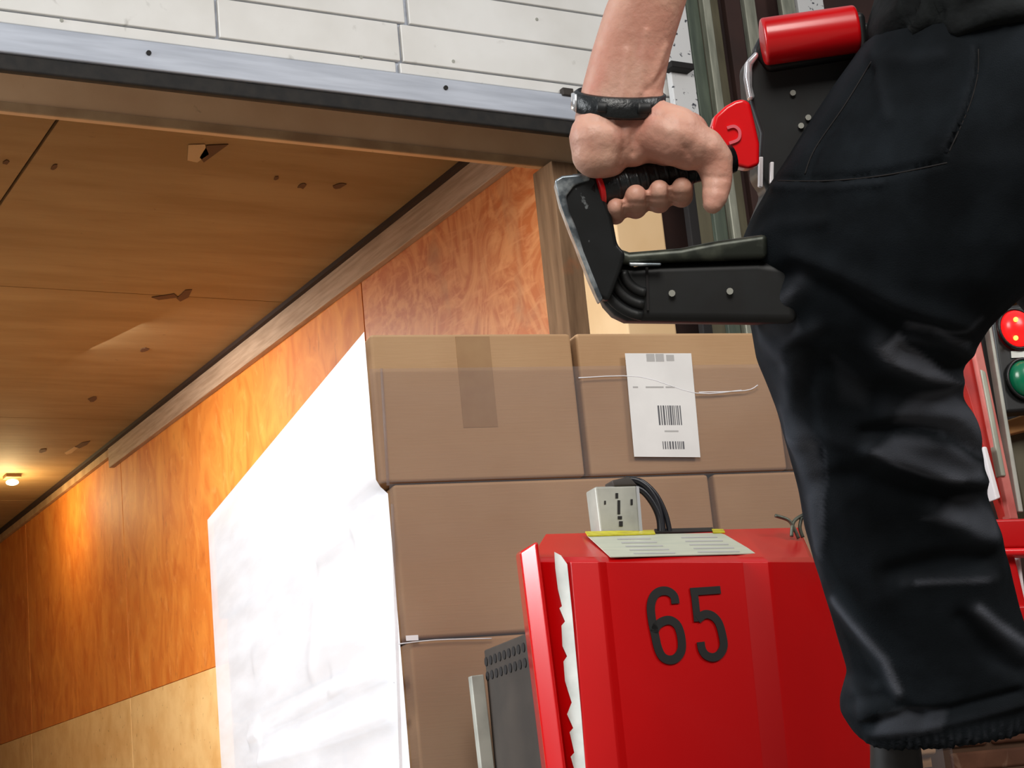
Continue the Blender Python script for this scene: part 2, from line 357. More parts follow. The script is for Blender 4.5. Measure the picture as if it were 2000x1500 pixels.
for (x, y) in ((1048, 38), (885, 120), (120, 40), (705, 112)):
    q = onY(x, y, YD-.006); bm = bmesh.new(); add_disc(bm, q, Vector((0, -1, 0)), .006, .003, 10); fin('rivet', bm, M['grey_steel'], rt)
q = onY(1107, 181, YD-.02); boxo('latch', q, (.022, .012, .014), M['battery'], rt, None, .003)

# ------------------------------------------------------------------ dock wall and door track right of the opening
YT = Y0 - .30
def strip(nm, xa, xb, mt, yoff, z0=0, z1=3.4, par=None, lean=0):
    a = onY(xa, 250, YT).x; b = onY(xb, 250, YT).x
    return box2(nm, (a, YT+yoff-.03, z0), (b, YT+yoff, z1), M[mt], par, .004)
struct(box2('wall_front', (onY(1210, 300, Y0).x, Y0+.02, 0), (12, Y0+.12, 4.2), M['wall_dock']))
struct(box2('wall_front', (-6, Y0+.02, 0), (XL-.06, Y0+.12, 4.2), M['wall_dock']))
struct(box2('wall_side', (6.4, -5, 0), (6.5, Y0, 4.2), M['wall_dock']))  # unseen wall, added dark to keep bright reflections off the hood
struct(box2('wall_rear', (-6, -5.1, 0), (6.5, -5, 4.2), M['wall_dock']))  # unseen wall behind the camera, added dark for the hood's reflections
trk = thing('door_track', (onY(1360, 250, YT).x, YT, 0), 'grey-green steel door track and pale guide beside the roll-up door', 'track')
strip('track_plate', 1346, 1362, 'nearblack', .02, par=trk)
strip('track_channel', 1362, 1386, 'greensteel', 0, par=trk)
strip('guide_rail', 1386, 1401, 'pale_track', -.03, par=trk)
strip('backing_angle', 1401, 1442, 'olive', .05, par=trk)
zsp = onY(1330, 330, YT).z
sp = strip('speckled_plate', 1300, 1346, 'speckled', -.045, zsp, 3.4, trk)
sp['label'] = 'white speckled plate behind the wrist'
strip('lower_channel', 1300, 1318, 'nearblack', -.045, 0, zsp-.003, trk)
strip('lower_plate', 1318, 1346, 'olive', -.035, 0, zsp-.003, trk)
b_ = onY(1325, 133, YT-.09); boxo('post_clamp', b_, (.05, .03, .012), M['nearblack'], sp, None, .003)
dp = strip('dark_pipe', 1446, 1476, 'wall_dock', .02); tag(dp, 'dark brown steel pipe right of the olive track', 'pipe')
for k, (xa, xb, mt) in enumerate(((1560, 1582, 'pale_track'), (1635, 1662, 'pale_track'), (1668, 1720, 'speckled'))):
    o = strip('conduit', xa, xb, mt, .25); tag(o, ('thin pale conduit behind the red button, nearest its middle', 'pale conduit behind the right end of the red button', 'speckled white pipe beside the black sweatshirt')[k], 'pipe')

# ------------------------------------------------------------------ load axes
BY = rad(-10.2)
BX = Vector((math.cos(BY), math.sin(BY), 0)); BD = Vector((-math.sin(BY), math.cos(BY), 0)); BZ = Vector((0, 0, 1))
LO = at(720, 650, 3.54)                # top left front corner of the load
AX = (BX, BD, BZ)
def lp(u, v, z): return Vector((LO.x, LO.y, 0)) + BX*u + BD*v + BZ*z
ZT = LO.z; RH = .304
zrow = [ZT, ZT-RH, ZT-2*RH, ZT-3*RH]
def loadpx(px, py, v=0.0): return onplane(px, py, lp(0, v, 0), BD)
NAMES = {}
def carton(u0, u1, v0, v1, z0, z1, label, mt='carton', group=None, tape=None):
    g = .003
    c = lp((u0+u1)/2, (v0+v1)/2, (z0+z1)/2)
    t = thing('carton', lp((u0+u1)/2, (v0+v1)/2, z0), label, 'box', group)
    boxo('carton_body', c, ((u1-u0)/2-g, (v1-v0)/2-g, (z1-z0)/2-.002), M[mt], t, AX, .007)
    if tape == 'front':
        boxo('tape', lp((u0+u1)/2, v0+g-.0002, (z0+z1)/2+.05), (.036, .0006, (z1-z0)/2-.058), M['tape'], t, AX)
    if tape == 'top':
        boxo('tape', lp((u0+u1)/2, (v0+v1)/2, z1-.0015), (.03, (v1-v0)/2-.01, .0006), M['tape'], t, AX)
    if tape == 'left':
        boxo('tape', lp(u0+g-.0002, (v0+v1)/2, z1-.045), (.0006, .03, .04), M['tape'], t, AX)
    return t
# front pallet, three layers; widths follow the photograph
c1 = carton(0, .43, 0, .6, zrow[1], zrow[0], 'brown carton with a strip of tape, top left of the load front', tape='front')
c2 = carton(.435, .885, 0, .6, zrow[1], zrow[0], 'brown carton carrying the white barcode label', tape=None)
c3 = carton(.89, 1.16, 0, .6, zrow[1], zrow[0], 'brown top-layer carton right of the labelled one, behind the leg')
carton(.022, .70, 0, .6, zrow[2], zrow[1], 'wide brown carton in the second layer, left of the grey connector')
carton(.705, 1.14, 0, .6, zrow[2], zrow[1], 'second-layer brown carton behind the black cables')
carton(.03, .70, 0, .6, zrow[3], zrow[2], 'bottom-layer brown carton left of the battery case')
carton(.705, 1.14, 0, .6, zrow[3], zrow[2], 'bottom-layer brown carton hidden behind the red hood')
GB = 'cartons under the film in the rear of the load'
for i, (va, vb) in enumerate(((.605, 1.0), (1.03, 1.52), (1.525, 1.97))):
    for r in range(3):
        for k, (ua, ub) in enumerate(((0.0 if r == 0 else .022, .57), (.575, 1.14))):
            pos = ('second', 'third', 'rearmost')[i] + ' from the front, ' + ('top', 'middle', 'bottom')[r] + ' layer, left side under glare-whitened film'
            carton(ua, ub, va, vb, zrow[r+1], zrow[r], ('brown carton ' + pos) if k == 0 else 'brown carton inside the load behind the front cartons, hidden from the left side', group=None if k == 0 else GB, tape=('left' if (r == 0 and k == 0 and i == 0) else None))
# tall pale carton on top, seen through the handle loop
q0 = loadpx(1226, 655, 1.3); q1 = loadpx(1326, 655, 1.3)
ua = (q0-lp(0, 1.3, 0)).dot(BX); ub = (q1-lp(0, 1.3, 0)).dot(BX)
carton(ua, ub, 1.3, 1.6, ZT, loadpx(1250, 392, 1.3).z, 'pale beige carton standing on the load, seen through the handle', 'carton_pale')
# label with barcodes, hanging on c2
lv = -.0085
pc = [loadpx(x, y, lv) for x, y in ((1221, 690), (1350, 690), (1368, 893), (1239, 892))]
lab = prism('shipping_label', pc, BD*.0012, M['paper'], c2); lab['label'] = 'white paper label with two grey barcodes'
def lq(x0, y0, x1, y1, mt, nm):
    pts = [loadpx(x, y, lv-.0004) for x, y in ((x0, y0), (x1, y0), (x1+(y1-y0)*.09, y1), (x0+(y1-y0)*.09, y1))]
    return pts
for x0, y0, x1, y1 in ((1262, 691, 1278, 706), (1280, 691, 1296, 706), (1301, 693, 1316, 705)): prism('print_mark', lq(x0, y0, x1, y1, None, ''), BD*.0004, M['ink_pale'], lab)
bm = bmesh.new(); x = 1284
while x < 1330:
    ww = random.choice((1.5, 2, 3.2)); add_prism(bm, lq(x, 792, x+ww, 830, None, ''), BD*.0004); x += ww+random.choice((1.6, 2.4))
bc = fin('barcode', bm, M['ink'], lab); bm = bmesh.new(); x = 1294
while x < 1334:
    ww = random.choice((1.5, 2.2, 3)); add_prism(bm, lq(x, 862, x+ww, 877, None, ''), BD*.0004); x += ww+random.choice((1.8, 2.6))
bc = fin('barcode', bm, M['ink'], lab)
for x0, x1, y in ((1236, 1246, 756), (1261, 1296, 756), (1300, 1318, 756), (1298, 1325, 842)): prism('print_line', lq(x0, y-1.5, x1, y+1.5, None, ''), BD*.0004, M['ink_pale'], lab)
# pallets
for v0 in (0.0, 1.0):
    t = thing('pallet', lp(.57, v0+.5, .09), ('wooden pallet under the front cartons on the forks', 'wooden pallet under the rear cartons on the forks')[v0 > .5], 'pallet')
    for i in range(7): boxo('deck_board', lp(.57, v0+.07+i*.143, zrow[3]-.012), (.56, .05, .010), M['pallet'], t, AX)
    for i in range(3):
        boxo('stringer', lp(.06+i*.51, v0+.5, zrow[3]-.022-.04), (.022, .495, .04), M['pallet'], t, AX)
# stretch film round the load
fl = thing('stretch_film', lp(.57, 1.0, zrow[3]), 'clear stretch film wrapped around the carton load, its left side whitened to show glare', 'film')
def sheet(nm, o, a, b, na, nb, mt, amp=0, nrm=None, sc=5):
    bm = bmesh.new(); g = [[None]*(nb+1) for _ in range(na+1)]
    for i in range(na+1):
        for j in range(nb+1):
            p = o + a*(i/na) + b*(j/nb)
            if amp: p = p + nrm*amp*noise.noise(p*sc)
            g[i][j] = bm.verts.new(p)
    for i in range(na):
        for j in range(nb): bm.faces.new((g[i][j], g[i+1][j], g[i+1][j+1], g[i][j+1]))
    return fin(nm, bm, M[mt], fl, smooth=True)
zb = zrow[3]-.08
def sidepx(px, py, u=.004): return onplane(px, py, lp(u, 0, 0), BX)
fold_l = [([(748, 952), (700, 1000), (650, 1046), (560, 1110)], -.012, .02), ([(752, 975), (700, 1030), (640, 1090)], .010, .02), ([(705, 1010), (712, 1080)], .006, .012), ([(600, 1090), (545, 1200), (510, 1290)], .006, .03), ([(660, 1060), (630, 1200), (620, 1300)], .006, .035),
          ([(655, 1332), (600, 1362), (520, 1425)], -.012, .022), ([(770, 1312), (660, 1350), (560, 1400), (500, 1440)], .012, .018), ([(770, 1400), (660, 1440), (520, 1490)], .010, .02), ([(720, 740), (600, 900), (470, 1040)], .003, .05)]
fold_w = []
for pl, a_, w_ in fold_l:
    fold_w.append(([((q-lp(0, 0, 0)).dot(BD), q.z) for q in [sidepx(*p) for p in pl]], a_, w_))
def segd(v, z, pl):
    b = 9
    for (x0, y0), (x1, y1) in zip(pl, pl[1:]):
        dx, dy = x1-x0, y1-y0; t = max(0, min(1, ((v-x0)*dx+(z-y0)*dy)/(dx*dx+dy*dy))); b = min(b, math.hypot(v-x0-t*dx, z-y0-t*dy))
    return b
bm = bmesh.new(); NA, NB = 130, 70; g = []
for i in range(NA+1):
    row = []
    for j in range(NB+1):
        v = -.004+1.99*i/NA; z = zb + (ZT+.001-zb)*j/NB
        uu = -.010
        edge = min(1, (ZT-z)/.08, (1.986-v)/.06+.02, (v+.004)/.06+.02)
        if z < zrow[1]: uu += .021*math.exp(-v/.12)*min(1, (zrow[1]-z)/.02)
        for pl, a_, w_ in fold_w:
            dd = segd(v, z, pl)
            if dd < w_*3: uu -= a_*math.exp(-(dd/w_)**2)*edge
        uu -= .003*edge*(noise.noise(Vector((v*2.2, z*3.5, 3)))+.6)
        row.append(bm.verts.new(lp(min(uu, -.006) if z > zrow[1] or v > .3 else uu, v, z)))
    g.append(row)
for i in range(NA):
    for j in range(NB): bm.faces.new((g[i][j], g[i+1][j], g[i+1][j+1], g[i][j+1]))
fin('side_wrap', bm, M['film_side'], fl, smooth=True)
sheet('front_wrap', lp(-.006, -.0055, zrow[1]), BX*1.17, BZ*(RH-.075), 24, 8, 'film_front', .0015, BD)
sheet('front_wrap', lp(.015, -.0055, zb), BX*1.13, BZ*(zrow[1]-.002-zb), 24, 16, 'film_front', .0015, BD)
sheet('right_wrap', lp(1.168, -.004, zb), BD*1.99, BZ*(ZT-zb-.07), 12, 8, 'film_front')
sheet('back_wrap', lp(-.006, 1.985, zb), BX*1.174, BZ*(ZT-zb-.07), 12, 8, 'film_front')
# twisted film ropes along the left side and a roll edge on the front
def sidepx(px, py, u=.004): return onplane(px, py, lp(u, 0, 0), BX)
for k, pl in enumerate((((772, 1318), (700, 1352), (620, 1388), (520, 1432)), ((773, 1330), (690, 1370), (600, 1412), (470, 1462)), ((775, 1402), (690, 1438), (590, 1468), (480, 1492)),
           ((650, 1330), (600, 1362), (560, 1398), (500, 1436)), ((690, 1345), (640, 1376), (570, 1420), (455, 1478)))):
    pts = spline([sidepx(x, y, .006) for x, y in pl], 5)
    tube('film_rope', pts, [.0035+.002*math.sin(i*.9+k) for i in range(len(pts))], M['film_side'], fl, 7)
for k, pl in enumerate((((778, 1258), (850, 1250), (960, 1247)), ((1130, 738), (1250, 736), (1360, 768), (1448, 762)), ((1365, 766), (1455, 763), (1480, 752)))):
    pts = spline([loadpx(x, y, -.008) for x, y in pl], 4)
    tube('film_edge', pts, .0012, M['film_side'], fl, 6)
for pl in (((766, 985), (775, 1250), (783, 1500)), ((745, 720), (758, 948))):
    tube('film_edge', [loadpx(x, y, -.007) for x, y in pl], .003, M['film_front'], fl, 6)
boxo('tape_tab', loadpx(805, 1246, -.009), (.012, .0006, .005), M['white_stripe'], fl, AX)

# ------------------------------------------------------------------ pallet jack 65
jk = thing('pallet_jack', lp(.62, -.5, 0), 'red electric pallet jack numbered 65 with black tiller handle', 'pallet jack')
VF = (at(1300, 1095, 2.98)-lp(0, 0, 0)).dot(BD)      # front face offset in load axes
def hp(px, py, dv=0.0): return onplane(px, py, lp(0, VF+dv, 0), BD)
# plan section left to right: (x at y=1095, x at y=1500, offset back, smooth)
cols = [(1046, 1100, .16), (1049, 1102, .05), (1085, 1125, .02), (1112, 1144, .004), (1116, 1150, .0), (1168, 1208, -.018), (1174, 1214, -.016), (1184, 1226, -.002),
        (1440, 1478, -.002), (1450, 1490, .0), (1500, 1540, -.019), (1508, 1550, -.014), (1592, 1706, .10), (1598, 1712, .16)]
top = [hp(a, 1098, dv) for a, b, dv in cols]
bot = []
for (a, b, dv), T in zip(cols, top):
    B = hp(b, 1500, dv); k = (T.z-.10)/(T.z-B.z); bot.append(T+(B-T)*k)
bm = bmesh.new()
zc_ = top[8].z
NR = 6
rows = [[bm.verts.new(T.lerp(B, i/NR)) for T, B in zip(top, bot)] for i in range(NR+1)]
for i in range(NR):
    for j in range(len(cols)-1): bm.faces.new((rows[i][j], rows[i][j+1], rows[i+1][j+1], rows[i+1][j]))
# rolled shoulder then sloped top
sh = [bm.verts.new(T + BD*.018 + BZ*.012) for T in top]
bx_ = [1066, 1068, 1082, 1096, 1104, 1126, 1132, 1140, 1400, 1410, 1446, 1454, 1556, 1560]
DB = .27
back = []
for j, x in enumerate(bx_):
    y = 1043 - (x-1066)*.026
    dv = DB
    back.append(bm.verts.new(hp(x, y, dv)))
for j in range(len(cols)-1):
    bm.faces.new((rows[0][j+1], rows[0][j], sh[j], sh[j+1])); bm.faces.new((sh[j+1], sh[j], back[j], back[j+1]))
bb = [bm.verts.new(Vector((v.co.x, v.co.y, .10))) for v in back]
for j in range(len(cols)-1): bm.faces.new((back[j+1], back[j], bb[j], bb[j+1]))
for e in (0, -1):
    for_ = [rows[i][e] for i in range(NR+1)]
    bm.faces.new([sh[e]] + for_ + [bb[e], back[e]])
bm.faces.new(rows[NR]+bb[::-1])
hood = fin('hood', bm, M['red'], jk, .004, 2)
for p in hood.data.polygons: p.use_smooth = True
hood['label'] = 'red hood with sloped top and black number 65'
# number 65
FN = -BD
def stroke(pl, wdt): 
    pts = spline([hp(x, y, -.0035) for x, y in pl], 5); bm = bmesh.new(); add_ribbon(bm, pts, wdt*2.98/FPX, FN, .001); return bm
fin('number_six', stroke(((1319, 1179), (1316, 1164), (1304, 1155), (1289, 1155), (1277, 1164), (1271, 1183), (1273, 1210), (1279, 1240), (1285, 1266), (1294, 1283), (1308, 1289), (1322, 1284), (1331, 1268), (1330, 1243), (1323, 1222), (1310, 1212), (1296, 1213), (1283, 1222), (1277, 1236)), 17), M['digit'], hood)
bm = bmesh.new(); S = lambda pl: [hp(x, y, -.0035) for x, y in pl]
add_ribbon(bm, S(((1407, 1152), (1348, 1156))), 15*2.98/FPX, FN, .001)
add_ribbon(bm, S(((1355, 1150), (1362, 1214))), 15*2.98/FPX, FN, .0012)
add_ribbon(bm, spline(S(((1362, 1210), (1376, 1200), (1391, 1203), (1403, 1216), (1410, 1238), (1413, 1261), (1406, 1277), (1393, 1284), (1379, 1280), (1371, 1269), (1368, 1254))), 5), 16.5*2.98/FPX, FN, .0014)
fin('number_five', bm, M['digit'], hood)
# label plate on the sloped top
tA = hp(1186, 1098, 0)+BD*.018+BZ*.012; tB = hp(1440, 1098, 0)+BD*.018+BZ*.012; tC = hp(1270, 1038, DB)
TN = (tB-tA).cross(tC-tA).normalized()
if TN.z < 0: TN = -TN
def tq(px, py, off=.002): return onplane(px, py, tA+TN*off, TN)
prism('rating_plate', [tq(x, y) for x, y in ((1147, 1047), (1418, 1042), (1475, 1082), (1192, 1089))], TN*.0015, M['plate'], hood)
bm = bmesh.new()
for k in range(5): add_prism(bm, [tq(x, y, .0038) for x, y in ((1205+k*8, 1052+k*7), (1270+k*12, 1051+k*7), (1271+k*12, 1053+k*7), (1206+k*8, 1054+k*7))], TN*.0004)
for k in range(5): add_prism(bm, [tq(x, y, .0038) for x, y in ((1330+k*8, 1049+k*7), (1400+k*11, 1048+k*7), (1401+k*11, 1050+k*7), (1331+k*8, 1051+k*7))], TN*.0004)
fin('plate_print', bm, M['ink_pale'], hood)
prism('yellow_strip', [tq(x, y, .004) for x, y in ((1143, 1040), (1276, 1037), (1280, 1044), (1148, 1048))], TN*.002, M['yellow'], hood)
prism('yellow_strip', [tq(x, y, .004) for x, y in ((1390, 1035), (1412, 1035), (1416, 1041), (1393, 1042))], TN*.002, M['yellow'], hood)
prism('black_edge', [tq(x, y, .003) for x, y in ((1278, 1035), (1392, 1032), (1394, 1039), (1280, 1042))], TN*.002, M['rubber'], hood)
# peeling white decal on the left shoulder
dl = [(1083, 1078), (1096, 1085), (1108, 1102), (1118, 1200), (1127, 1300), (1136, 1400), (1144, 1500), (1150, 1560)]
dr = [(1136, 1560), (1122, 1502), (1115, 1478), (1122, 1470), (1113, 1430), (1120, 1422), (1108, 1395), (1117, 1372), (1110, 1350), (1104, 1330), (1101, 1292), (1108, 1282), (1099, 1262), (1097, 1222), (1104, 1214), (1093, 1188), (1098, 1184), (1090, 1150), (1085, 1110)]
P0 = top[2]; n_ = (top[3]-top[2]).cross(bot[2]-top[2]).normalized()
if n_.dot(ray(1100, 1200)) > 0: n_ = -n_
prism('peeling_decal', [onplane(x, y, P0+n_*.004, n_) for x, y in dl+dr], n_*.001, M['decal'], hood)
# outer flange left of the hood
fa = hp(1013, 1070, .10); fb = hp(1050, 1045, .13)
FV = BX*-.0195 + BD*.0345
T1 = hp(1048, 1056, .015); B1 = hp(1103, 1500, .015); k = (T1.z-.08)/(T1.z-B1.z); B1 = T1+(B1-T1)*k
ft = [T1+FV-BZ*.012, T1, T1+BX*.008+BD*.012, T1+FV*.4+BX*.012+BD*.11]
fbt = [B1+FV, B1, B1+BX*.008+BD*.012, B1+FV*.4+BX*.012+BD*.11]
bm = bmesh.new(); a = [bm.verts.new(p) for p in ft]; b = [bm.verts.new(p) for p in fbt]
bm.faces.new(a); bm.faces.new(b[::-1])
for i in range(4): bm.faces.new((a[i], b[i], b[(i+1) % 4], a[(i+1) % 4]))
fin('corner_flange', bm, M['red_gloss'], jk, .005)
# dark battery case behind, with vent holes
VB0 = VF+.17; VB1 = VF+.40
uL = (onplane(1030, 1300, lp(0, VB0, 0), BD)-lp(0, VB0, 0)).dot(BX)
A_ = onplane(1030, 1233, lp(uL, 0, 0), BX); B_ = onplane(945, 1272, lp(uL, 0, 0), BX)
vb = (B_-lp(0, 0, 0)).dot(BD); zt_ = (A_.z+B_.z)/2
bc_ = boxo('battery_case', lp(uL+.29, (VB0+vb)/2-.02, (zt_+.12)/2), (.29, (vb-VB0)/2+.02, (zt_-.12)/2), M['battery'], jk, AX, .003)
bm = bmesh.new()
for r in range(2):
    for k in range(9):
        p = lp(uL, VB0+.01+k*(vb-VB0-.02)/8, zt_-.022-r*.026); add_disc(bm, p+BX*.004, -BX, .0085, .0055, 10)
fin('vent_hole', bm, M['nearblack'], bc_)
gp = [onplane(x, y, lp(0, vb-.01, 0), BD) for x, y in ((920, 1320), (945, 1317), (966, 1500), (940, 1500))]
g0 = [gp[0], gp[1]]; k = (gp[0].z-.1)/(gp[0].z-gp[3].z); gb = [gp[1]+(gp[2]-gp[1])*k, gp[0]+(gp[3]-gp[0])*k]
prism('backrest_post', [gp[0], gp[1], gb[0], gb[1]], BD*.02, M['grey_steel'], jk, .002)
# forks under the pallets, wheels under the hood
for u in (.30, .86): boxo('fork', lp(u, .86, .055), (.09, 1.08, .025), M['black_paint'], jk, AX, .006)
boxo('chassis', lp(.58, VF+.20, .085), (.30, .24, .05), M['black_paint'], jk, AX, .01)
for u in (.40, .78):
    bm = bmesh.new(); add_disc(bm, lp(u-.04, VF+.12, .06), BX, .06, .08, 24); fin('wheel', bm, M['rubber'], jk, .008)
for u in (.30, .86):
    bm = bmesh.new(); add_disc(bm, lp(u-.05, 1.75, .03), BX, .03, .10, 20); fin('load_wheel', bm, M['rubber'], jk, .004)
# connector box and cables behind the hood
VC = VF+DB-.03
cp = [onplane(x, y, lp(0, VC, 0), BD) for x, y in ((1162, 950), (1244, 948), (1254, 1060), (1176, 1062))]
cb = prism('connector_box', cp, BD*.05, M['grey_steel'], jk, .004); cb['label'] = 'pale grey connector box with dark slots'
bm = bmesh.new()
for (x, y0, y1, ww) in ((1205, 963, 973, 5), (1209, 977, 1004, 5), (1211, 1008, 1014, 8), (1213, 1018, 1028, 7), (1182, 978, 985, 3), (1234, 975, 986, 4)):
    add_prism(bm, [onplane(a, b, lp(0, VC-.0015, 0), BD) for a, b in ((x-ww/2, y0), (x+ww/2, y0), (x+ww/2, y1), (x-ww/2, y1))], BD*.001)
fin('slot', bm, M['nearblack'], cb)
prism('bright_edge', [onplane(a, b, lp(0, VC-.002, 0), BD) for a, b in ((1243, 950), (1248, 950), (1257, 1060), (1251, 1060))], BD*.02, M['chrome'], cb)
prism('cap', [onplane(a, b, lp(0, VC-.001, 0), BD) for a, b in ((1195, 938), (1230, 930), (1246, 948), (1200, 950))], BD*.04, M['battery'], cb, .003)
for pl, r in ((((1222, 936), (1245, 940), (1268, 958), (1286, 992), (1296, 1050)), .0065), (((1234, 950), (1256, 960), (1276, 985), (1288, 1015), (1290, 1055)), .006), (((1226, 938), (1252, 940), (1280, 965), (1300, 1005), (1310, 1050)), .005)):
    tube('cable', spline([onplane(x, y, lp(0, VC+.01, 0), BD) for x, y in pl], 6), r, M['cable'], jk, 10)
# small wire twist at the right back edge
for pl in (((1514, 1007), (1540, 1016), (1552, 1034), (1560, 1052)), ((1572, 1004), (1555, 1014), (1548, 1026), (1546, 1048)), ((1566, 1010), (1562, 1030), (1568, 1050))):
    tube('wire_twist', spline([onplane(x, y, lp(0, VF+.2, 0), BD) for x, y in pl], 5), .0035, M['olive_bar'], jk, 7)

# ---- tiller head; plane facing the camera
DH = 1.86
def th(px, py, d=DH): return at(px, py, d)
VW = fw
def plate(nm, pl, d0, th_, mt, par, bev=.004, seg=2): return prism(nm, [th(x, y, d0) for x, y in pl], VW*th_, M[mt], par, bev, seg)
head = plate('tiller_head', [(1458, 118), (1476, 96), (1560, 60), (1700, 40), (1730, 130), (1700, 470), (1600, 520), (1462, 520), (1480, 420), (1500, 372), (1478, 340), (1484, 260), (1464, 200)], 1.95, .07, 'black_plain', jk, .006)
arm = plate('handle_arm', [(1084, 352), (1100, 343), (1150, 338), (1166, 346), (1196, 424), (1206, 478), (1222, 494), (1216, 520), (1190, 590), (1168, 580), (1148, 532), (1120, 460), (1096, 396)], 1.83, .055, 'black_paint', head, .008, 3)
plate('worn_edge', [(1083, 352), (1098, 343), (1150, 338), (1154, 352), (1122, 362), (1106, 384), (1112, 412), (1128, 450), (1140, 490), (1160, 540), (1178, 584), (1172, 592), (1152, 548), (1132, 496), (1112, 446), (1094, 398)], 1.826, .05, 'steel_worn', head, .005)
plate('lower_bar', [(1206, 484), (1230, 492), (1330, 484), (1400, 470), (1500, 456), (1500, 505), (1400, 508), (1290, 512), (1230, 516), (1196, 512)], 1.84, .05, 'olive_bar', head, .006, 3)
plate('lower_housing', [(1176, 500), (1240, 520), (1290, 514), (1480, 508), (1560, 520), (1560, 632), (1400, 630), (1225, 628), (1200, 616), (1182, 596), (1166, 560)], 1.85, .07, 'black_plain', head, .010, 3)
bm = bmesh.new()
for r in (52, 76, 98):
    pts = [th(1268-r*math.cos(a), 520+r*math.sin(a), 1.849) for a in [rad(12+i*7) for i in range(11)]]
    add_tube(bm, pts, .0055, 8)
fin('rib', bm, M['black_plain'], head, smooth=True)
plate('seam_strip', [(1261, 522), (1266, 522), (1268, 606), (1263, 606)], 1.847, .01, 'nearblack', head, 0)
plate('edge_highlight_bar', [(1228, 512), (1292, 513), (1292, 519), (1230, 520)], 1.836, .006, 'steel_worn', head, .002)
for x, y in ((1312, 573), (1425, 569), (1150, 509), (1380, 502), (1402, 500)):
    bm = bmesh.new(); add_disc(bm, th(x, y, 1.848), -VW, .0035, .003, 10); fin('screw', bm, M['grey_steel'], head)
for x, y in ((1548, 182), (1564, 246), (1578, 230)):
    bm = bmesh.new(); add_disc(bm, th(x, y, 1.949), -VW, .0032, .003, 9); fin('screw', bm, M['grey_steel'], head)
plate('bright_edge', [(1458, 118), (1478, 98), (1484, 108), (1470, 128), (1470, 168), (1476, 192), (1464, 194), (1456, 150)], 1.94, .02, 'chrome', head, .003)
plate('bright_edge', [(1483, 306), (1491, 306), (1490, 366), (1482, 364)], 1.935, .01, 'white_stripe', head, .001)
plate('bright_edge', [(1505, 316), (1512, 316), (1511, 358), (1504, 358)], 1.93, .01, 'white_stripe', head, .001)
# grip with a red collar
G0 = th(1162, 372, 1.845); G1 = th(1430, 310, 1.885)
gd = (G1-G0).normalized()
gp_ = [G0.lerp(G1, t) for t in (0, .04, .1, .2, .35, .5, .7, .9, 1)]
grip = tube('grip', gp_, [.0165, .0185, .0185, .0178, .017, .0165, .016, .016, .015], M['black_gloss'], head, 20)
bm = bmesh.new()
for k in range(9):
    c = G0.lerp(G1, .12+k*.07); add_tube(bm, [c, c+gd*.004], .0186-.0003*k, 20)
fin('grip_rib', bm, M['black_gloss'], grip, smooth=True)
bm = bmesh.new(); add_tube(bm, [G0-gd*.001, G0+gd*.005], .021, 24); fin('red_collar', bm, M['redplastic'], grip, .002)
tube('grip_socket', [th(1120, 372, 1.85), th(1166, 371, 1.846)], [.017, .017], M['black_paint'], head, 18)
# emergency button: faceted red bar
ca = th(1489, 82, 1.925); cb_ = th(1674, 56, 1.925); ax = (cb_-ca).normalized(); upv = (UP - ax*UP.dot(ax)).normalized(); dpv = ax.cross(upv)
prof = []
for i in range(20):
    a = i*2*math.pi/20; prof.append(upv*math.cos(a)*.0258 + dpv*math.sin(a)*.0225)
bt = prism('emergency_button', [ca+p for p in prof], cb_-ca, M['redplastic'], head, .004, 3)
plate('button_seat', [(1470, 100), (1490, 60), (1690, 20), (1700, 110), (1500, 142)], 1.945, .03, 'black_plain', head, .006)
# thumb control: red paddle
pd = [(1452, 192), (1466, 200), (1474, 235), (1484, 280), (1484, 322), (1462, 330), (1432, 322), (1414, 302), (1400, 276), (1389, 250), (1396, 226), (1418, 206), (1436, 196)]
tc_ = plate('thumb_control', pd, 1.905, .03, 'redbright', head, .009, 4); tc_['label'] = 'bright red thumb paddle beside the grip'
bm = bmesh.new()
add_ribbon(bm, spline([th(x, y, 1.904) for x, y in ((1420, 250), (1434, 247), (1444, 256), (1442, 272), (1424, 280))], 5), .0032, -VW, .0015)
fin('embossed_mark', bm, M['redpale'], tc_)
# tiller arm down to the steering pivot
pv = at(1700, 1640, 2.86)
tube('tiller_arm', spline([th(1585, 480, 1.99), at(1675, 800, 2.2), at(1770, 1180, 2.5), at(1765, 1420, 2.7), pv], 6), .024, M['black_plain'], jk, 14)
boxo('steering_pivot', pv, (.06, .07, .10), M['black_paint'], jk, AX, .012)

# ------------------------------------------------------------------ the worker
pe = thing('person', (1.5, 1.7, 0), 'person in black jeans and black sweatshirt gripping the black tiller handle', 'person')
def loft(bm, rings):
    """rings: (center, axis_a*ra, axis_b*rb) superellipse sections, closed ends"""
    n = 28; RR = []
    for c, a, b in rings:
        r_ = []
        for k in range(n):
            t = k*2*math.pi/n; ct, st = math.cos(t), math.sin(t); e = .85
            r_.append(bm.verts.new(c + a*(abs(ct)**e*(1 if ct > 0 else -1)) + b*(abs(st)**e*(1 if st > 0 else -1))))
        RR.append(r_)
    for i in range(len(RR)-1):
        for k in range(n): bm.faces.new((RR[i][k], RR[i][(k+1) % n], RR[i+1][(k+1) % n], RR[i+1][k]))
    bm.faces.new(RR[0][::-1]); bm.faces.new(RR[-1])
def capsule(bm, pts):
    """chain of (point, radius): tapered tubes with spheres at the joints"""
    for (p, r) in pts: add_sphere(bm, p, r, 14)
    for (p, r), (q, s) in zip(pts, pts[1:]): add_tube(bm, [p, q], [r, s], 14)
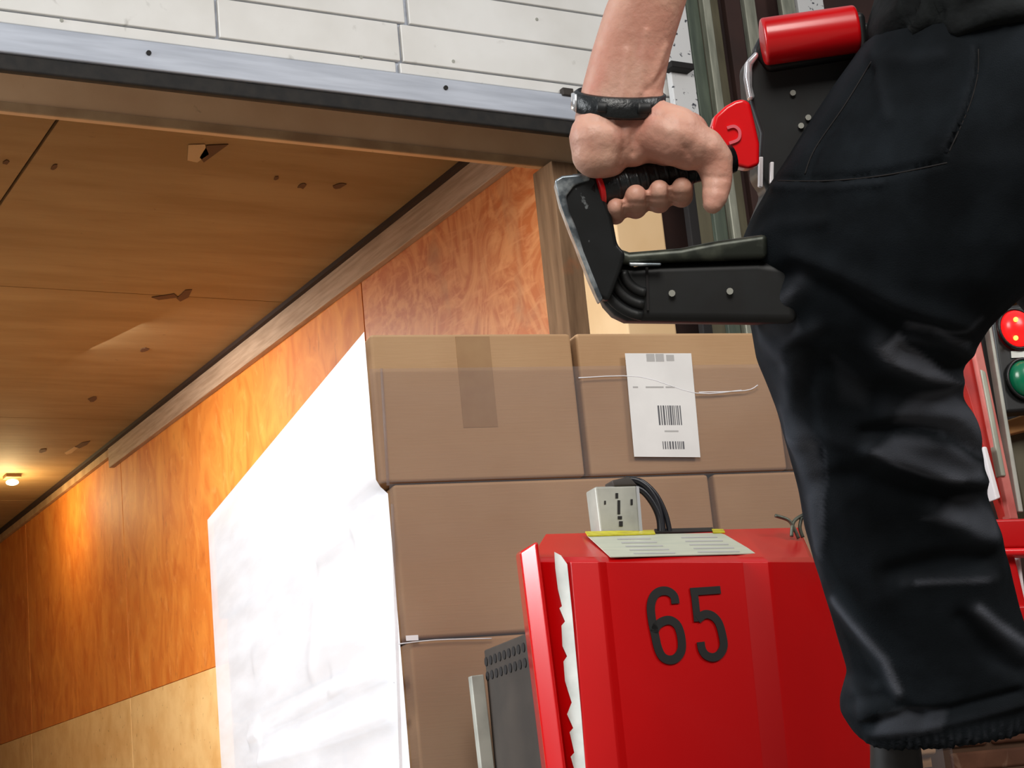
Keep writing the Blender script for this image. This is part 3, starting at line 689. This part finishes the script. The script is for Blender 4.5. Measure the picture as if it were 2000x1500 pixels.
def remeshed(name, bm, voxel, smooth_it, mt, parent, fac=.5):
    me = bpy.data.meshes.new('tmp'); bmesh.ops.recalc_face_normals(bm, faces=bm.faces); bm.to_mesh(me); bm.free()
    o = bpy.data.objects.new('tmp', me); C.objects.link(o)
    r = o.modifiers.new('r', 'REMESH'); r.mode = 'VOXEL'; r.voxel_size = voxel
    if smooth_it:
        s = o.modifiers.new('s', 'SMOOTH'); s.factor = fac; s.iterations = smooth_it
    dg = bpy.context.evaluated_depsgraph_get(); nm = bpy.data.meshes.new_from_object(o.evaluated_get(dg))
    bpy.data.objects.remove(o); bpy.data.meshes.remove(me)
    nm.name = name; nm.materials.clear(); nm.materials.append(mt)
    for p in nm.polygons: p.use_smooth = True
    return link(bpy.data.objects.new(name, nm), parent)

# trousers: near leg and pelvis, then the far leg
nl = [(1690, 2150, 80, 1.90, .115), (1640, 2170, 150, 1.90, .125), (1572, 2185, 250, 1.90, .13), (1508, 2185, 350, 1.90, .13), (1468, 2150, 420, 1.91, .13), (1440, 2090, 490, 1.92, .13),
      (1448, 2010, 560, 1.93, .125), (1468, 1925, 640, 1.95, .115), (1480, 1885, 700, 1.97, .105), (1500, 1868, 745, 1.98, .10), (1520, 1890, 800, 2.0, .095), (1545, 1915, 890, 2.02, .092),
      (1562, 1920, 960, 2.04, .088), (1574, 1942, 1030, 2.06, .086), (1592, 1966, 1100, 2.08, .085), (1622, 1985, 1190, 2.10, .085), (1642, 2004, 1260, 2.12, .086), (1660, 2016, 1315, 2.13, .088),
      (1644, 2020, 1370, 2.14, .090), (1644, 2022, 1395, 2.15, .092), (1668, 2024, 1432, 2.15, .09), (1692, 2024, 1452, 2.15, .086)]
bm = bmesh.new(); rg = []
for i, (l, r, y, d, dp_) in enumerate(nl):
    tilt = -(0.0 if y < 1150 else (y-1150)/300*48)   # hem rises to the right
    cL = at(l, y, d); cR = at(r, y+tilt, d)
    rg.append(((cL+cR)/2, (cR-cL)/2, VW*dp_))
loft(bm, rg)
rg = []
for (x, y, d, ra, rb, ax2) in ((1900, 300, 1.93, .10, .11, (.2, -1)), (1990, 345, 1.98, .115, .12, (.5, -.85)), (2090, 410, 2.04, .112, .115, (.8, -.6)), (2200, 560, 2.1, .105, .105, (.85, -.55)), (2290, 760, 2.16, .09, .095, (.9, -.4)), (2340, 950, 2.2, .085, .09, (1, -.2)), (2370, 1200, 2.24, .08, .09, (1, -.1)), (2390, 1490, 2.28, .085, .095, (1, 0)), (2392, 1530, 2.28, .086, .096, (1, 0))):
    a = (RT*ax2[0]-UP*ax2[1]).normalized()
    rg.append((at(x, y, d), a*ra, VW*rb))
loft(bm, rg)
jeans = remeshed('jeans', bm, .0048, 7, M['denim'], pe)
me = jeans.data
nv = len(me.vertices); co = np.empty(nv*3, 'f'); me.vertices.foreach_get('co', co); co = co.reshape(-1, 3)
no = np.empty(nv*3, 'f'); me.vertices.foreach_get('normal', no); no = no.reshape(-1, 3)
# jeans are linked with a parent inverse, so mesh coordinates are world coordinates
def proj(co):
    c = co - np.array(EYE)[None]; d = c@np.array(fw); return 1000+FPX*(c@np.array(RT))/d, 750-FPX*(c@np.array(UP))/d
X, Y = proj(co)
facing = np.clip(-(no@np.array(fw))*1.6+.15, 0, 1)
def pdist(X, Y, pl):
    best = np.full(len(X), 1e9)
    for (x0, y0), (x1, y1) in zip(pl, pl[1:]):
        dx, dy = x1-x0, y1-y0; t = np.clip(((X-x0)*dx+(Y-y0)*dy)/(dx*dx+dy*dy), 0, 1)
        best = np.minimum(best, np.hypot(X-x0-t*dx, Y-y0-t*dy))
    return best
# folds: (polyline, height mm, half width px, wear)
folds = [([(1560, 545), (1515, 610), (1500, 660), (1550, 700), (1548, 780), (1560, 860)], 7, 26, .35), ([(1500, 600), (1545, 660), (1590, 640)], 5, 16, .3), ([(1480, 560), (1560, 530), (1640, 560), (1740, 625), (1830, 650)], -9, 22, 0),
         ([(1560, 500), (1680, 560), (1790, 610), (1880, 632)], 8, 24, .08), ([(1715, 668), (1745, 700), (1800, 728), (1880, 752)], 9, 24, .55), ([(1770, 660), (1850, 668), (1895, 690)], 5, 14, .25), ([(1765, 680), (1830, 702), (1880, 722)], -4, 14, 0),
         ([(1620, 720), (1700, 770), (1800, 780), (1900, 772)], -8, 26, 0), ([(1740, 800), (1800, 790), (1880, 815), (1915, 860)], 7, 30, .22), ([(1690, 850), (1760, 832), (1850, 838), (1905, 880)], -8, 16, 0),
         ([(1700, 876), (1780, 902), (1850, 930), (1915, 940)], 8, 18, .34), ([(1760, 870), (1840, 868), (1890, 900)], 4, 20, .15), ([(1600, 940), (1700, 930), (1800, 960), (1900, 990)], -7, 24, 0), ([(1530, 800), (1560, 880), (1590, 960), (1596, 1060), (1600, 1130)], 5, 13, .4),
         ([(1540, 850), (1600, 850), (1680, 870)], 4, 20, .08), ([(1630, 1175), (1680, 1235), (1730, 1300), (1752, 1360)], 4, 13, .45), ([(1615, 1210), (1660, 1270), (1700, 1330)], -6, 16, 0), ([(1765, 1140), (1850, 1132), (1940, 1128)], 1.5, 12, .25),
         ([(1740, 1120), (1830, 1100), (1930, 1090)], -7, 20, 0), ([(1905, 1190), (1950, 1235), (2000, 1275)], 3.5, 16, .32), ([(1880, 1210), (1930, 1270), (1990, 1310)], -6, 18, 0), ([(1830, 1000), (1880, 1030), (1930, 1050)], 6, 26, .18), ([(1650, 1370), (1720, 1360), (1800, 1400)], -6, 14, 0),
         ([(1660, 1330), (1680, 1370), (1690, 1400)], 6, 14, .25), ([(1700, 1432), (1800, 1424), (1900, 1400), (2000, 1372)], 4, 10, .12), ([(1690, 1412), (1780, 1396), (1860, 1385), (1990, 1350)], -5, 8, 0),
         ([(1912, 95), (1908, 150), (1888, 220), (1850, 295)], -5, 5, 0), ([(1902, 95), (1898, 150), (1878, 220), (1842, 290)], 3, 6, .16), ([(1690, 110), (1640, 190), (1580, 280), (1520, 360)], 5, 20, .1), ([(1704, 140), (1660, 200), (1600, 280), (1575, 340)], -5, 8, 0),
         ([(1515, 352), (1620, 352), (1720, 342), (1840, 318)], -4, 6, 0), ([(1515, 366), (1620, 364), (1720, 356)], 3, 8, .1), ([(1700, 60), (1720, 160), (1735, 230)], 4, 14, .08), ([(1840, 110), (1780, 120), (1720, 110)], 4, 18, .05),
         ([(1470, 470), (1520, 440), (1600, 430)], 4, 18, .06), ([(1580, 700), (1570, 780), (1600, 900)], -6, 20, 0), ([(1640, 1000), (1700, 1080), (1720, 1160)], 4, 30, .05)]
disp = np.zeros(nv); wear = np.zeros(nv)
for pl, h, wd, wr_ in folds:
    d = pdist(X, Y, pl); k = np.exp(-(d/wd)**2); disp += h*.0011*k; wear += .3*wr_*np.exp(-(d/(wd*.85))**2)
def inpoly(X, Y, pl):
    ins = np.zeros(len(X), bool); n = len(pl)
    for i in range(n):
        x0, y0 = pl[i]; x1, y1 = pl[(i+1) % n]
        if y0 == y1: continue
        c = ((y0 > Y) != (y1 > Y)) & (X < (x1-x0)*(Y-y0)/(y1-y0)+x0); ins ^= c
    return ins
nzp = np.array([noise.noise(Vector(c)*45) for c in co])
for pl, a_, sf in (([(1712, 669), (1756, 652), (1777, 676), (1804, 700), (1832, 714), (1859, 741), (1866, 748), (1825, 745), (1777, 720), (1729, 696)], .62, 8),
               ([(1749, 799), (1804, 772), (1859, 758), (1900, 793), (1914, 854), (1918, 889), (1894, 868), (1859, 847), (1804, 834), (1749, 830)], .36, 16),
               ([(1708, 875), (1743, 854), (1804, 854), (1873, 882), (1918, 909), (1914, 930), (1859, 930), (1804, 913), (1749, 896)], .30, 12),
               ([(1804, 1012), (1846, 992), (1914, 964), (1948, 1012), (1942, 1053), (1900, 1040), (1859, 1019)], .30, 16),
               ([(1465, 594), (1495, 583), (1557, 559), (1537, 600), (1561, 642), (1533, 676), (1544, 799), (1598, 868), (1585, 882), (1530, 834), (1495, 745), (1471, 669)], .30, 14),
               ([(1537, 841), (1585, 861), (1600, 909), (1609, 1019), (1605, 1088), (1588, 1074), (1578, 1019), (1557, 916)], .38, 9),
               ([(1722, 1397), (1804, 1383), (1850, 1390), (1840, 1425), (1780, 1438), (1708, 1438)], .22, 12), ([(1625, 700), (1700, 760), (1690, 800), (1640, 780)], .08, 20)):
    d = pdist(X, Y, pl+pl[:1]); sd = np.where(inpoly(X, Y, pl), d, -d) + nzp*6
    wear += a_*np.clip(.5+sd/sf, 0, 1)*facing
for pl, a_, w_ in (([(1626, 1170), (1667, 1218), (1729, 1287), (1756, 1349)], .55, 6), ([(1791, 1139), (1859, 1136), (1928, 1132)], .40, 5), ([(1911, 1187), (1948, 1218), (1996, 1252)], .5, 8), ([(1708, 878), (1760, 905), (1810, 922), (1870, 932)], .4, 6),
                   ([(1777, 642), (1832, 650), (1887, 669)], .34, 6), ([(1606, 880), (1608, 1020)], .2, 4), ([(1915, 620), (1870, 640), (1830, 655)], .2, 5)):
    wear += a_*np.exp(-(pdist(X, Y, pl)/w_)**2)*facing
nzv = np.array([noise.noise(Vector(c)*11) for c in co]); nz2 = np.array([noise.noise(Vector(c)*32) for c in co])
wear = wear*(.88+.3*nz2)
disp = disp*facing + .002*nzv + .0003*nz2
# frayed hem
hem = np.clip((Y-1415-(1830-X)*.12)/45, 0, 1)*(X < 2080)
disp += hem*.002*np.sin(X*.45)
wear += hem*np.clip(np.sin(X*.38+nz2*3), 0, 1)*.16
co2 = co + no*disp[:, None]
me.vertices.foreach_set('co', co2.astype('f').ravel())
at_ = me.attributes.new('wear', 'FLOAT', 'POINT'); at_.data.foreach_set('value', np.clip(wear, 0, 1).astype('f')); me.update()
# pocket seam stitching
from mathutils.bvhtree import BVHTree
bvh = BVHTree.FromPolygons([Vector(c) for c in co2], [tuple(p.vertices) for p in me.polygons])
def onjeans(x, y, lift=.0002):
    r = ray(x, y).normalized(); h = bvh.ray_cast(EYE, r)
    return h[0]-r*lift if h[0] else at(x, y, 1.9)
for pl in (((1911, 96), (1909, 150), (1890, 216), (1852, 300)), ((1702, 120), (1650, 205), (1592, 290), (1572, 340)), ((1520, 353), (1620, 353), (1730, 342), (1850, 318))):
    pts = [onjeans(*p) for p in [(v.x, v.y) for v in spline([Vector((a, b, 0)) for a, b in pl], 8)]]
    tube('seam', pts, .0008, M['nearblack'], jeans, 6)

# body: left arm and hand on the grip, right arm, neck and head, one surface
bm = bmesh.new()
def A(x, y, d, r): return (at(x, y, d), r)
sh_l = (1640, -760, 1.93); sh_r = (2150, -740, 2.05)
capsule(bm, [A(1800, -300, 1.98, .07), A(*sh_l, .062), A(1520, -480, 1.88, .05), A(1385, -270, 1.845, .046)])
# forearm as oval sections
rg = []
for (l, r, y, d, dp_) in ((1312, 1452, -270, 1.85, .040), (1262, 1430, -180, 1.845, .044), (1216, 1388, -90, 1.84, .043), (1180, 1345, 0, 1.84, .039), (1153, 1312, 100, 1.84, .033), (1132, 1296, 180, 1.84, .031), (1120, 1304, 228, 1.84, .031)):
    tl = 18 if y < 60 else 4
    cL = at(l, y+tl, d); cR = at(r, y-tl*.4, d); rg.append(((cL+cR)/2, (cR-cL)/2*.985, VW*dp_))
loft(bm, rg)
# heel of the hand: hypothenar left, thenar right, palm going over the grip
capsule(bm, [A(1174, 250, 1.838, .027), A(1166, 270, 1.825, .029), A(1164, 300, 1.825, .0255), A(1182, 306, 1.84, .024)])
capsule(bm, [A(1236, 250, 1.842, .026), A(1285, 256, 1.832, .031), A(1318, 266, 1.825, .031), A(1345, 282, 1.828, .027), A(1374, 290, 1.83, .022), A(1394, 312, 1.835, .0200), A(1400, 346, 1.832, .0165), A(1400, 362, 1.83, .0152), A(1396, 384, 1.825, .0135), A(1392, 398, 1.822, .0105)])
capsule(bm, [A(1212, 235, 1.847, .030), A(1222, 262, 1.838, .027), A(1234, 282, 1.838, .0235), A(1246, 288, 1.86, .020)])
capsule(bm, [A(1270, 270, 1.845, .026), A(1300, 284, 1.85, .022)])
for x, yk in ((1200, 296), (1245, 284), (1290, 278), (1335, 276)):
    capsule(bm, [A(x+6, 262, 1.855, .024), A(x, yk, 1.895, .017)])
# fingers: knuckle behind the grip, down the far side, tip curling under towards us
fg = ((1202, 300, 411, 26, .0106), (1241, 288, 392, 40, .0130), (1287, 282, 382, 38, .0128), (1331, 280, 374, 32, .0120))
for x, yk, yt, hl, r in fg:
    capsule(bm, [A(x, yk, 1.895, .0155), A(x, yk+48, 1.915, r*1.12), A(x, yt+8, 1.897, r*1.05), A(x, yt+hl*.28, 1.862, r*1.03), A(x, yt+hl*.05, 1.842, r), A(x+1, yt-hl*.25, 1.834, r*.9)])
# right arm and hand
capsule(bm, [A(1900, -300, 2.0, .07), A(*sh_r, .062), A(2270, -420, 2.1, .048), A(2310, -260, 2.1, .046), A(2330, -40, 2.08, .036), A(2330, 60, 2.06, .029)])
capsule(bm, [A(2330, 60, 2.06, .026), A(2325, 120, 2.05, .035), A(2322, 190, 2.05, .034)])
for k, ln in enumerate((.9, 1.05, 1.0, .8)):
    x = 2280+k*28
    capsule(bm, [A(x, 195, 2.05, .0115), A(x-4, 195+60*ln, 2.045, .0105), A(x-10, 195+100*ln, 2.035, .0095), A(x-12, 195+130*ln, 2.02, .0085)])
capsule(bm, [A(2300, 110, 2.03, .016), A(2262, 160, 2.01, .014), A(2252, 215, 2.0, .0115)])
# trunk, neck, head
capsule(bm, [A(1860, -60, 1.97, .09), A(1870, -400, 1.98, .10), A(1890, -720, 1.98, .09), A(1905, -900, 1.98, .062), A(1935, -1060, 1.97, .058)])
hc = at(1970, -1230, 1.97); fx = (BX*.9+BD*.3).normalized(); fy = Vector((0, 0, 1)).cross(fx); HM = Matrix((fx, fy, Vector((0, 0, 1)))).transposed().to_4x4()
def hpnt(a, b, c): return hc + fx*a + fy*b + Vector((0, 0, c))
add_sphere(bm, hc, 1, 24, (.096, .076, .115), HM); add_sphere(bm, hpnt(.025, 0, -.06), 1, 20, (.070, .060, .065), HM)
capsule(bm, [(hpnt(.09, 0, .02), .012), (hpnt(.113, 0, -.022), .015)]); capsule(bm, [(hpnt(.086, -.022, -.066), .009), (hpnt(.097, 0, -.066), .010), (hpnt(.086, .022, -.066), .009)])
capsule(bm, [(hpnt(.092, -.022, -.076), .007), (hpnt(.094, .022, -.076), .008)]); add_sphere(bm, hpnt(.07, 0, -.11), .024, 14)
for s in (-1, 1): add_sphere(bm, hpnt(-.005, s*.078, -.01), 1, 14, (.022, .010, .034), HM); capsule(bm, [(hpnt(.082, s*.018, .026), .010), (hpnt(.074, s*.046, .026), .010)])
body = remeshed('body', bm, .0026, 3, M['skin'], pe)
# palm creases and tendons pressed into the skin
me = body.data; nv = len(me.vertices); co = np.empty(nv*3, 'f'); me.vertices.foreach_get('co', co); co = co.reshape(-1, 3)
no = np.empty(nv*3, 'f'); me.vertices.foreach_get('normal', no); no = no.reshape(-1, 3)
X, Y = proj(co); facing = np.clip(-(no@np.array(fw))*1.6+.15, 0, 1); disp = np.zeros(nv)
for pl, h, wd in (([(1250, 238), (1236, 262), (1236, 300)], -3.4, 7), ([(1225, 100), (1218, 190)], 1.8, 7), ([(1262, 60), (1250, 180)], 1.8, 6), ([(1300, 90), (1272, 165)], 2.0, 6), ([(1305, 130), (1262, 178)], -1.6, 5),
                  ([(1290, 250), (1340, 262), (1385, 290)], 1.2, 12), ([(1372, 345), (1420, 348)], -1.4, 5), ([(1376, 366), (1415, 370)], -1.0, 4), ([(1340, 290), (1360, 318)], -1.6, 6), ([(1140, 232), (1210, 240), (1290, 222)], -1.6, 7),
                  ([(1219, 390), (1219, 430)], -3.2, 4), ([(1266, 345), (1266, 420)], -3.6, 4), ([(1309, 340), (1309, 412)], -3.4, 4), ([(1222, 396), (1262, 396)], -.9, 3), ([(1268, 388), (1305, 388)], -.9, 3), ([(1314, 380), (1346, 380)], -.9, 3), ([(1223, 411), (1262, 411)], -.8, 3), ([(1268, 402), (1305, 402)], -.8, 3)):
    disp += h*.001*np.exp(-(pdist(X, Y, pl)/wd)**2)
me.vertices.foreach_set('co', (co + no*(disp*facing)[:, None]).astype('f').ravel()); me.update()
# eyes and hair
for s in (-1, 1):
    bm = bmesh.new(); add_sphere(bm, hpnt(.082, s*.032, .005), .011, 12); fin('eye', bm, M['white_stripe'], body, smooth=True)
bm = bmesh.new(); add_sphere(bm, hpnt(-.014, 0, .026), 1, 24, (.103, .086, .104), HM)
bmesh.ops.delete(bm, geom=[v for v in bm.verts if (v.co-hc).dot(fx) > .062 and (v.co-hc).z < .075 or (v.co-hc).z < -.045 or ((v.co-hc).z < -.0 and (v.co-hc).dot(fx) > .0)], context='VERTS')
h_ = fin('hair', bm, M['hair'], pe, smooth=True); so = h_.modifiers.new('s', 'SOLIDIFY'); so.thickness = .012
# sweatshirt: trunk and two sleeves pushed up to the elbows
bm = bmesh.new(); rg = []
for (l, r, y, d, dp_) in ((1722, 2125, 112, 1.90, .122), (1700, 2140, 78, 1.90, .134), (1702, 2140, 30, 1.905, .135), (1715, 2130, -40, 1.91, .128), (1690, 2130, -200, 1.93, .125), (1650, 2160, -450, 1.96, .13), (1640, 2170, -640, 1.97, .125), (1690, 2120, -780, 1.98, .10), (1810, 2000, -860, 1.98, .07)):
    cL = at(l, y+12, d); cR = at(r, y-30, d+.03); rg.append(((cL+cR)/2, (cR-cL)/2, VW*dp_))
loft(bm, rg)
capsule(bm, [A(1760, -690, 1.96, .075), A(1640, -745, 1.93, .077), A(1520, -480, 1.88, .066), A(1420, -320, 1.85, .062), A(1385, -268, 1.845, .058)])
capsule(bm, [A(2050, -690, 2.02, .075), A(*sh_r, .077), A(2270, -420, 2.1, .064), A(2312, -270, 2.1, .058)])
sw = remeshed('sweatshirt', bm, .008, 4, M['sweater'], pe)
me = sw.data; nv = len(me.vertices); co = np.empty(nv*3, 'f'); me.vertices.foreach_get('co', co); co = co.reshape(-1, 3)
no = np.empty(nv*3, 'f'); me.vertices.foreach_get('normal', no); no = no.reshape(-1, 3)
X, Y = proj(co); facing = np.clip(-(no@np.array(fw))*1.6+.15, 0, 1); disp = np.zeros(nv)
for pl, h, wd in (([(1705, 60), (1760, 20), (1780, -40)], 9, 14), ([(1760, 95), (1800, 40), (1815, -40)], 10, 12), ([(1735, 80), (1780, 30), (1795, -40)], -9, 10), ([(1830, 90), (1832, 20)], -14, 14), ([(1860, 60), (1930, 30), (2000, 20)], 10, 14), ([(1850, 86), (1930, 66), (2010, 60)], -10, 12), ([(1870, 20), (1930, -10), (2000, -20)], -9, 12)):
    disp += h*.001*np.exp(-(pdist(X, Y, pl)/wd)**2)
nzv = np.array([noise.noise(Vector(c)*9) for c in co])
me.vertices.foreach_set('co', (co + no*(disp*facing+.006*nzv)[:, None]).astype('f').ravel()); me.update()
# boots
def boot(nm, toe, heel, ank, top_, par):
    bm = bmesh.new(); capsule(bm, [(ank, .036), (top_, .030)])
    capsule(bm, [(heel, .036), (heel.lerp(toe, .45)+Vector((0, 0, .012)), .043), (toe, .037)]); capsule(bm, [(heel+Vector((0, 0, .01)), .036), (ank, .038)])
    return remeshed(nm, bm, .006, 3, M['boot'], par)
a1 = at(1750, 1560, 2.16); top1 = at(1748, 1440, 2.15)
hl = at(1738, 1700, 2.16); hl.z = max(hl.z, .045); hl = Vector((a1.x, a1.y, .045)) - BX*.02; toe = hl + BX*.20 - BD*.03; toe.z = .038
bt1 = boot('boot', toe, hl, Vector((a1.x, a1.y, .11)), top1, pe)
a2 = at(2392, 1560, 2.28); hl2 = Vector((a2.x, a2.y, .045)) - BX*.02; toe2 = hl2 + BX*.20; toe2.z = .038
boot('boot', toe2, hl2, Vector((a2.x, a2.y, .11)), at(2392, 1480, 2.28), pe)
# wristwatch strap
wc = at(1210, 200, 1.84); wa = (at(1216, 0, 1.84)-at(1210, 196, 1.84)).normalized(); wr_ = (RT - wa*RT.dot(wa)).normalized(); wdp = wa.cross(wr_)
if wdp.dot(fw) < 0: wdp = -wdp
wt = thing('wristwatch', wc, 'black strapped wristwatch on the left wrist above the grip', 'watch')
def band(nm, mt, ra, rb, hw, t0, t1, par, n=48, th_=.0035):
    bm = bmesh.new(); sec = []
    for k in range(n+1):
        t = t0+(t1-t0)*k/n; ct, st = math.cos(t), math.sin(t)
        c = wc + wr_*ct*ra + wdp*st*rb - wa*(-.012*st*1.0) - wa*(.004*ct*0); o_ = (wr_*ct/ra + wdp*st/rb).normalized()
        sec.append([bm.verts.new(c+wa*(-hw)), bm.verts.new(c+o_*th_+wa*(-hw*.8)), bm.verts.new(c+o_*th_+wa*hw*.8), bm.verts.new(c+wa*hw)])
    for i in range(n):
        for k in range(4): bm.faces.new((sec[i][k], sec[i][(k+1) % 4], sec[i+1][(k+1) % 4], sec[i+1][k]))
    bm.faces.new(sec[0]); bm.faces.new(sec[-1][::-1])
    return fin(nm, bm, M[mt], par, smooth=True)
band('strap', 'black_gloss', .0440, .0355, .0115, 0, 2*math.pi, wt)
band('strap_keeper', 'black_plain', .0445, .0360, .006, rad(-70), rad(-52), wt, 6, .006)
band('strap_keeper', 'black_plain', .0445, .0360, .006, rad(-120), rad(-108), wt, 6, .006)
band('buckle', 'chrome', .0445, .0360, .010, rad(-178), rad(-160), wt, 8, .0055)
bm = bmesh.new(); add_disc(bm, wc+wdp*.034+wa*.012, wdp, .019, .010, 28); fin('watch_case', bm, M['black_plain'], wt, .002)
# ------------------------------------------------------------------ right background: dock light, striped guard post, red frame
DL = 3.9
lc = onplane(1990, 700, at(1990, 700, DL), BD)
def dq(px, py, dv=0): return onplane(px, py, lc+BD*dv, BD)
pan = prism('door_guard_board', [dq(x, y, .21) for x, y in ((1918, 600), (2200, 560), (2260, 1040), (1990, 1040))], BD*.03, M['nearblack'], None, .004)
tag(pan, 'dark board behind the dock signal light', 'board')
dlt = thing('dock_signal_light', dq(2000, 800), 'dock signal light with lit red lamp above unlit green lamp', 'signal light')
hs = prism('housing', [dq(x, y, .02) for x, y in ((1936, 598), (2075, 590), (2100, 796), (1966, 806))], BD*.055, M['black_plain'], dlt, .008)
for x, y, mt, nm in ((1986, 642, 'lens_red', 'red_lens'), (2003, 740, 'lens_green', 'green_lens')):
    bm = bmesh.new(); c = dq(x, y, .012); add_sphere(bm, c, 1, 28, (.041, .022, .041), Matrix((BX, BD, BZ)).transposed().to_4x4()); fin(nm, bm, M[mt], dlt, smooth=True)
    bm = bmesh.new()
    for k in range(28):
        pass
    pts = [c + (BX*math.cos(a) + BZ*math.sin(a))*.045 for a in [i*2*math.pi/28 for i in range(29)]]
    add_tube(bm, pts, .004, 8); fin('lens_ring', bm, M['black_paint'], dlt, smooth=True)
for x, y in ((1984, 624), (1984, 660)):
    bm = bmesh.new(); add_sphere(bm, dq(x, y, -.010), .0055, 12); fin('bulb_glow', bm, M['lens_hot'], dlt, smooth=True)
prism('name_plate', [dq(x, y, .017) for x, y in ((1975, 686), (2050, 683), (2051, 696), (1976, 699))], BD*.002, M['decal'], dlt)
wb = prism('timber_rail', [dq(x, y, .08) for x, y in ((1925, 592), (2200, 470), (2210, 520), (1940, 606))], BD*.04, M['wood_tan'], None, .004); tag(wb, 'tan timber rail above the dock signal light', 'rail')
wb = prism('timber_rail', [dq(x, y, .082) for x, y in ((1958, 824), (2200, 740), (2210, 790), (1966, 850))], BD*.04, M['wood_tan'], None, .004); tag(wb, 'tan timber rail below the dock signal light', 'rail')
gb_ = prism('steel_locker', [dq(x, y, .125) for x, y in ((1970, 846), (2240, 790), (2270, 1020), (2006, 1016))], BD*.08, M['olive'], None, .006); tag(gb_, 'olive steel box below the lower timber rail', 'box')
# striped guard post
gp2 = thing('guard_post', dq(1960, 1000, -.1), 'red and white striped guard post leaning by the dock signal light', 'post')
def vq(nm, pl, mt, dv, th_=.03): return prism(nm, [dq(x, y, dv) for x, y in pl], BD*th_, M[mt], gp2, .003)
vq('red_stripe', ((1868, 700), (1895, 655), (1912, 640), (1985, 1014), (1966, 1014), (1925, 880), (1890, 760)), 'red_worn', -.02)
vq('pink_stripe', ((1896, 650), (1906, 618), (1990, 1014), (1974, 1014), (1935, 840)), 'pink', -.035)
vq('pale_stripe', ((1916, 720), (1926, 726), (1966, 930), (1956, 930)), 'pale_track', -.04)
vq('white_stripe', ((1920, 872), (1928, 872), (1955, 972), (1946, 976)), 'white_stripe', -.04)
vq('black_edge', ((1906, 616), (1926, 600), (1996, 1000), (1984, 1000)), 'nearblack', -.01)
vq('steel_edge', ((1926, 604), (1932, 602), (2000, 1000), (1990, 1000)), 'grey_steel', -.03)
# red frame below
rf = thing('red_barrier', dq(2060, 1400, -.2), 'red steel barrier frame at the right edge behind the leg', 'barrier')
def rq(nm, pl, mt, dv, th_=.04): return prism(nm, [dq(x, y, dv) for x, y in pl], BD*th_, M[mt], rf, .006)
rq('top_beam', ((1930, 1014), (2300, 1004), (2305, 1064), (1940, 1070)), 'red', -.12)
rq('beam_edge', ((1940, 1070), (2305, 1064), (2306, 1078), (1942, 1086)), 'redbright', -.125)
rq('upright', ((1958, 1080), (1982, 1080), (2010, 1200), (1985, 1200)), 'red', -.10)
rq('upright', ((2240, 1070), (2270, 1070), (2300, 1700), (2270, 1700)), 'red', -.10)
rq('lower_beam', ((1985, 1182), (2300, 1170), (2304, 1215), (1988, 1225)), 'red', -.11)
rq('white_stripe', ((1986, 1085), (1994, 1085), (2006, 1180), (1999, 1180)), 'white_stripe', -.08)
# low brick pier at the bottom right
bw = thing('brick_pier', dq(2000, 1600, .2), 'low worn brown brick pier behind the boot', 'pier')
o0 = dq(1770, 1480, .30); o0.z = 0
ztop = at(1900, 1420, DL+.35).z
box_c = o0 + BX*.55 + BZ*(ztop/2)
boxo('mortar_core', box_c+BD*.06, (.56, .055, ztop/2-.012), M['mortar'], bw, AX)
rows_ = 5; hh = ztop/rows_
for r in range(rows_):
    for k in range(5):
        u = k*.22 + (.11 if r % 2 else 0)
        w2 = .104 if not (k == 4 and r % 2) else .05
        jit = random.uniform(-.006, .006)
        boxo('brick', o0+BX*(u+w2)+BZ*(hh*(r+.5))+BD*(.055+jit), (w2, .06, hh/2-.005), M['brick'], bw, AX, .008)

# ------------------------------------------------------------------ trailer lamp far up the ceiling
lb = onZ(24, 942, ZCEIL-.05)
lt = thing('trailer_lamp', lb, 'small lit lamp on the trailer ceiling at the far left', 'lamp')
boxo('lamp_base', (lb.x, lb.y, ZCEIL-.012), (.05, .05, .012), M['ceiling'], lt, None, .004)
bm = bmesh.new(); add_sphere(bm, lb, 1, 18, (.042, .035, .020)); fin('bulb', bm, M['bulb'], lt, smooth=True)
pl_ = bpy.data.lights.new('trailer_lamp_glow', 'POINT'); pl_.energy = 20; pl_.color = (1, .74, .36); pl_.shadow_soft_size = .08
po = bpy.data.objects.new('trailer_lamp_glow', pl_); C.objects.link(po); po.location = (lb.x-.05, lb.y, lb.z-.14)
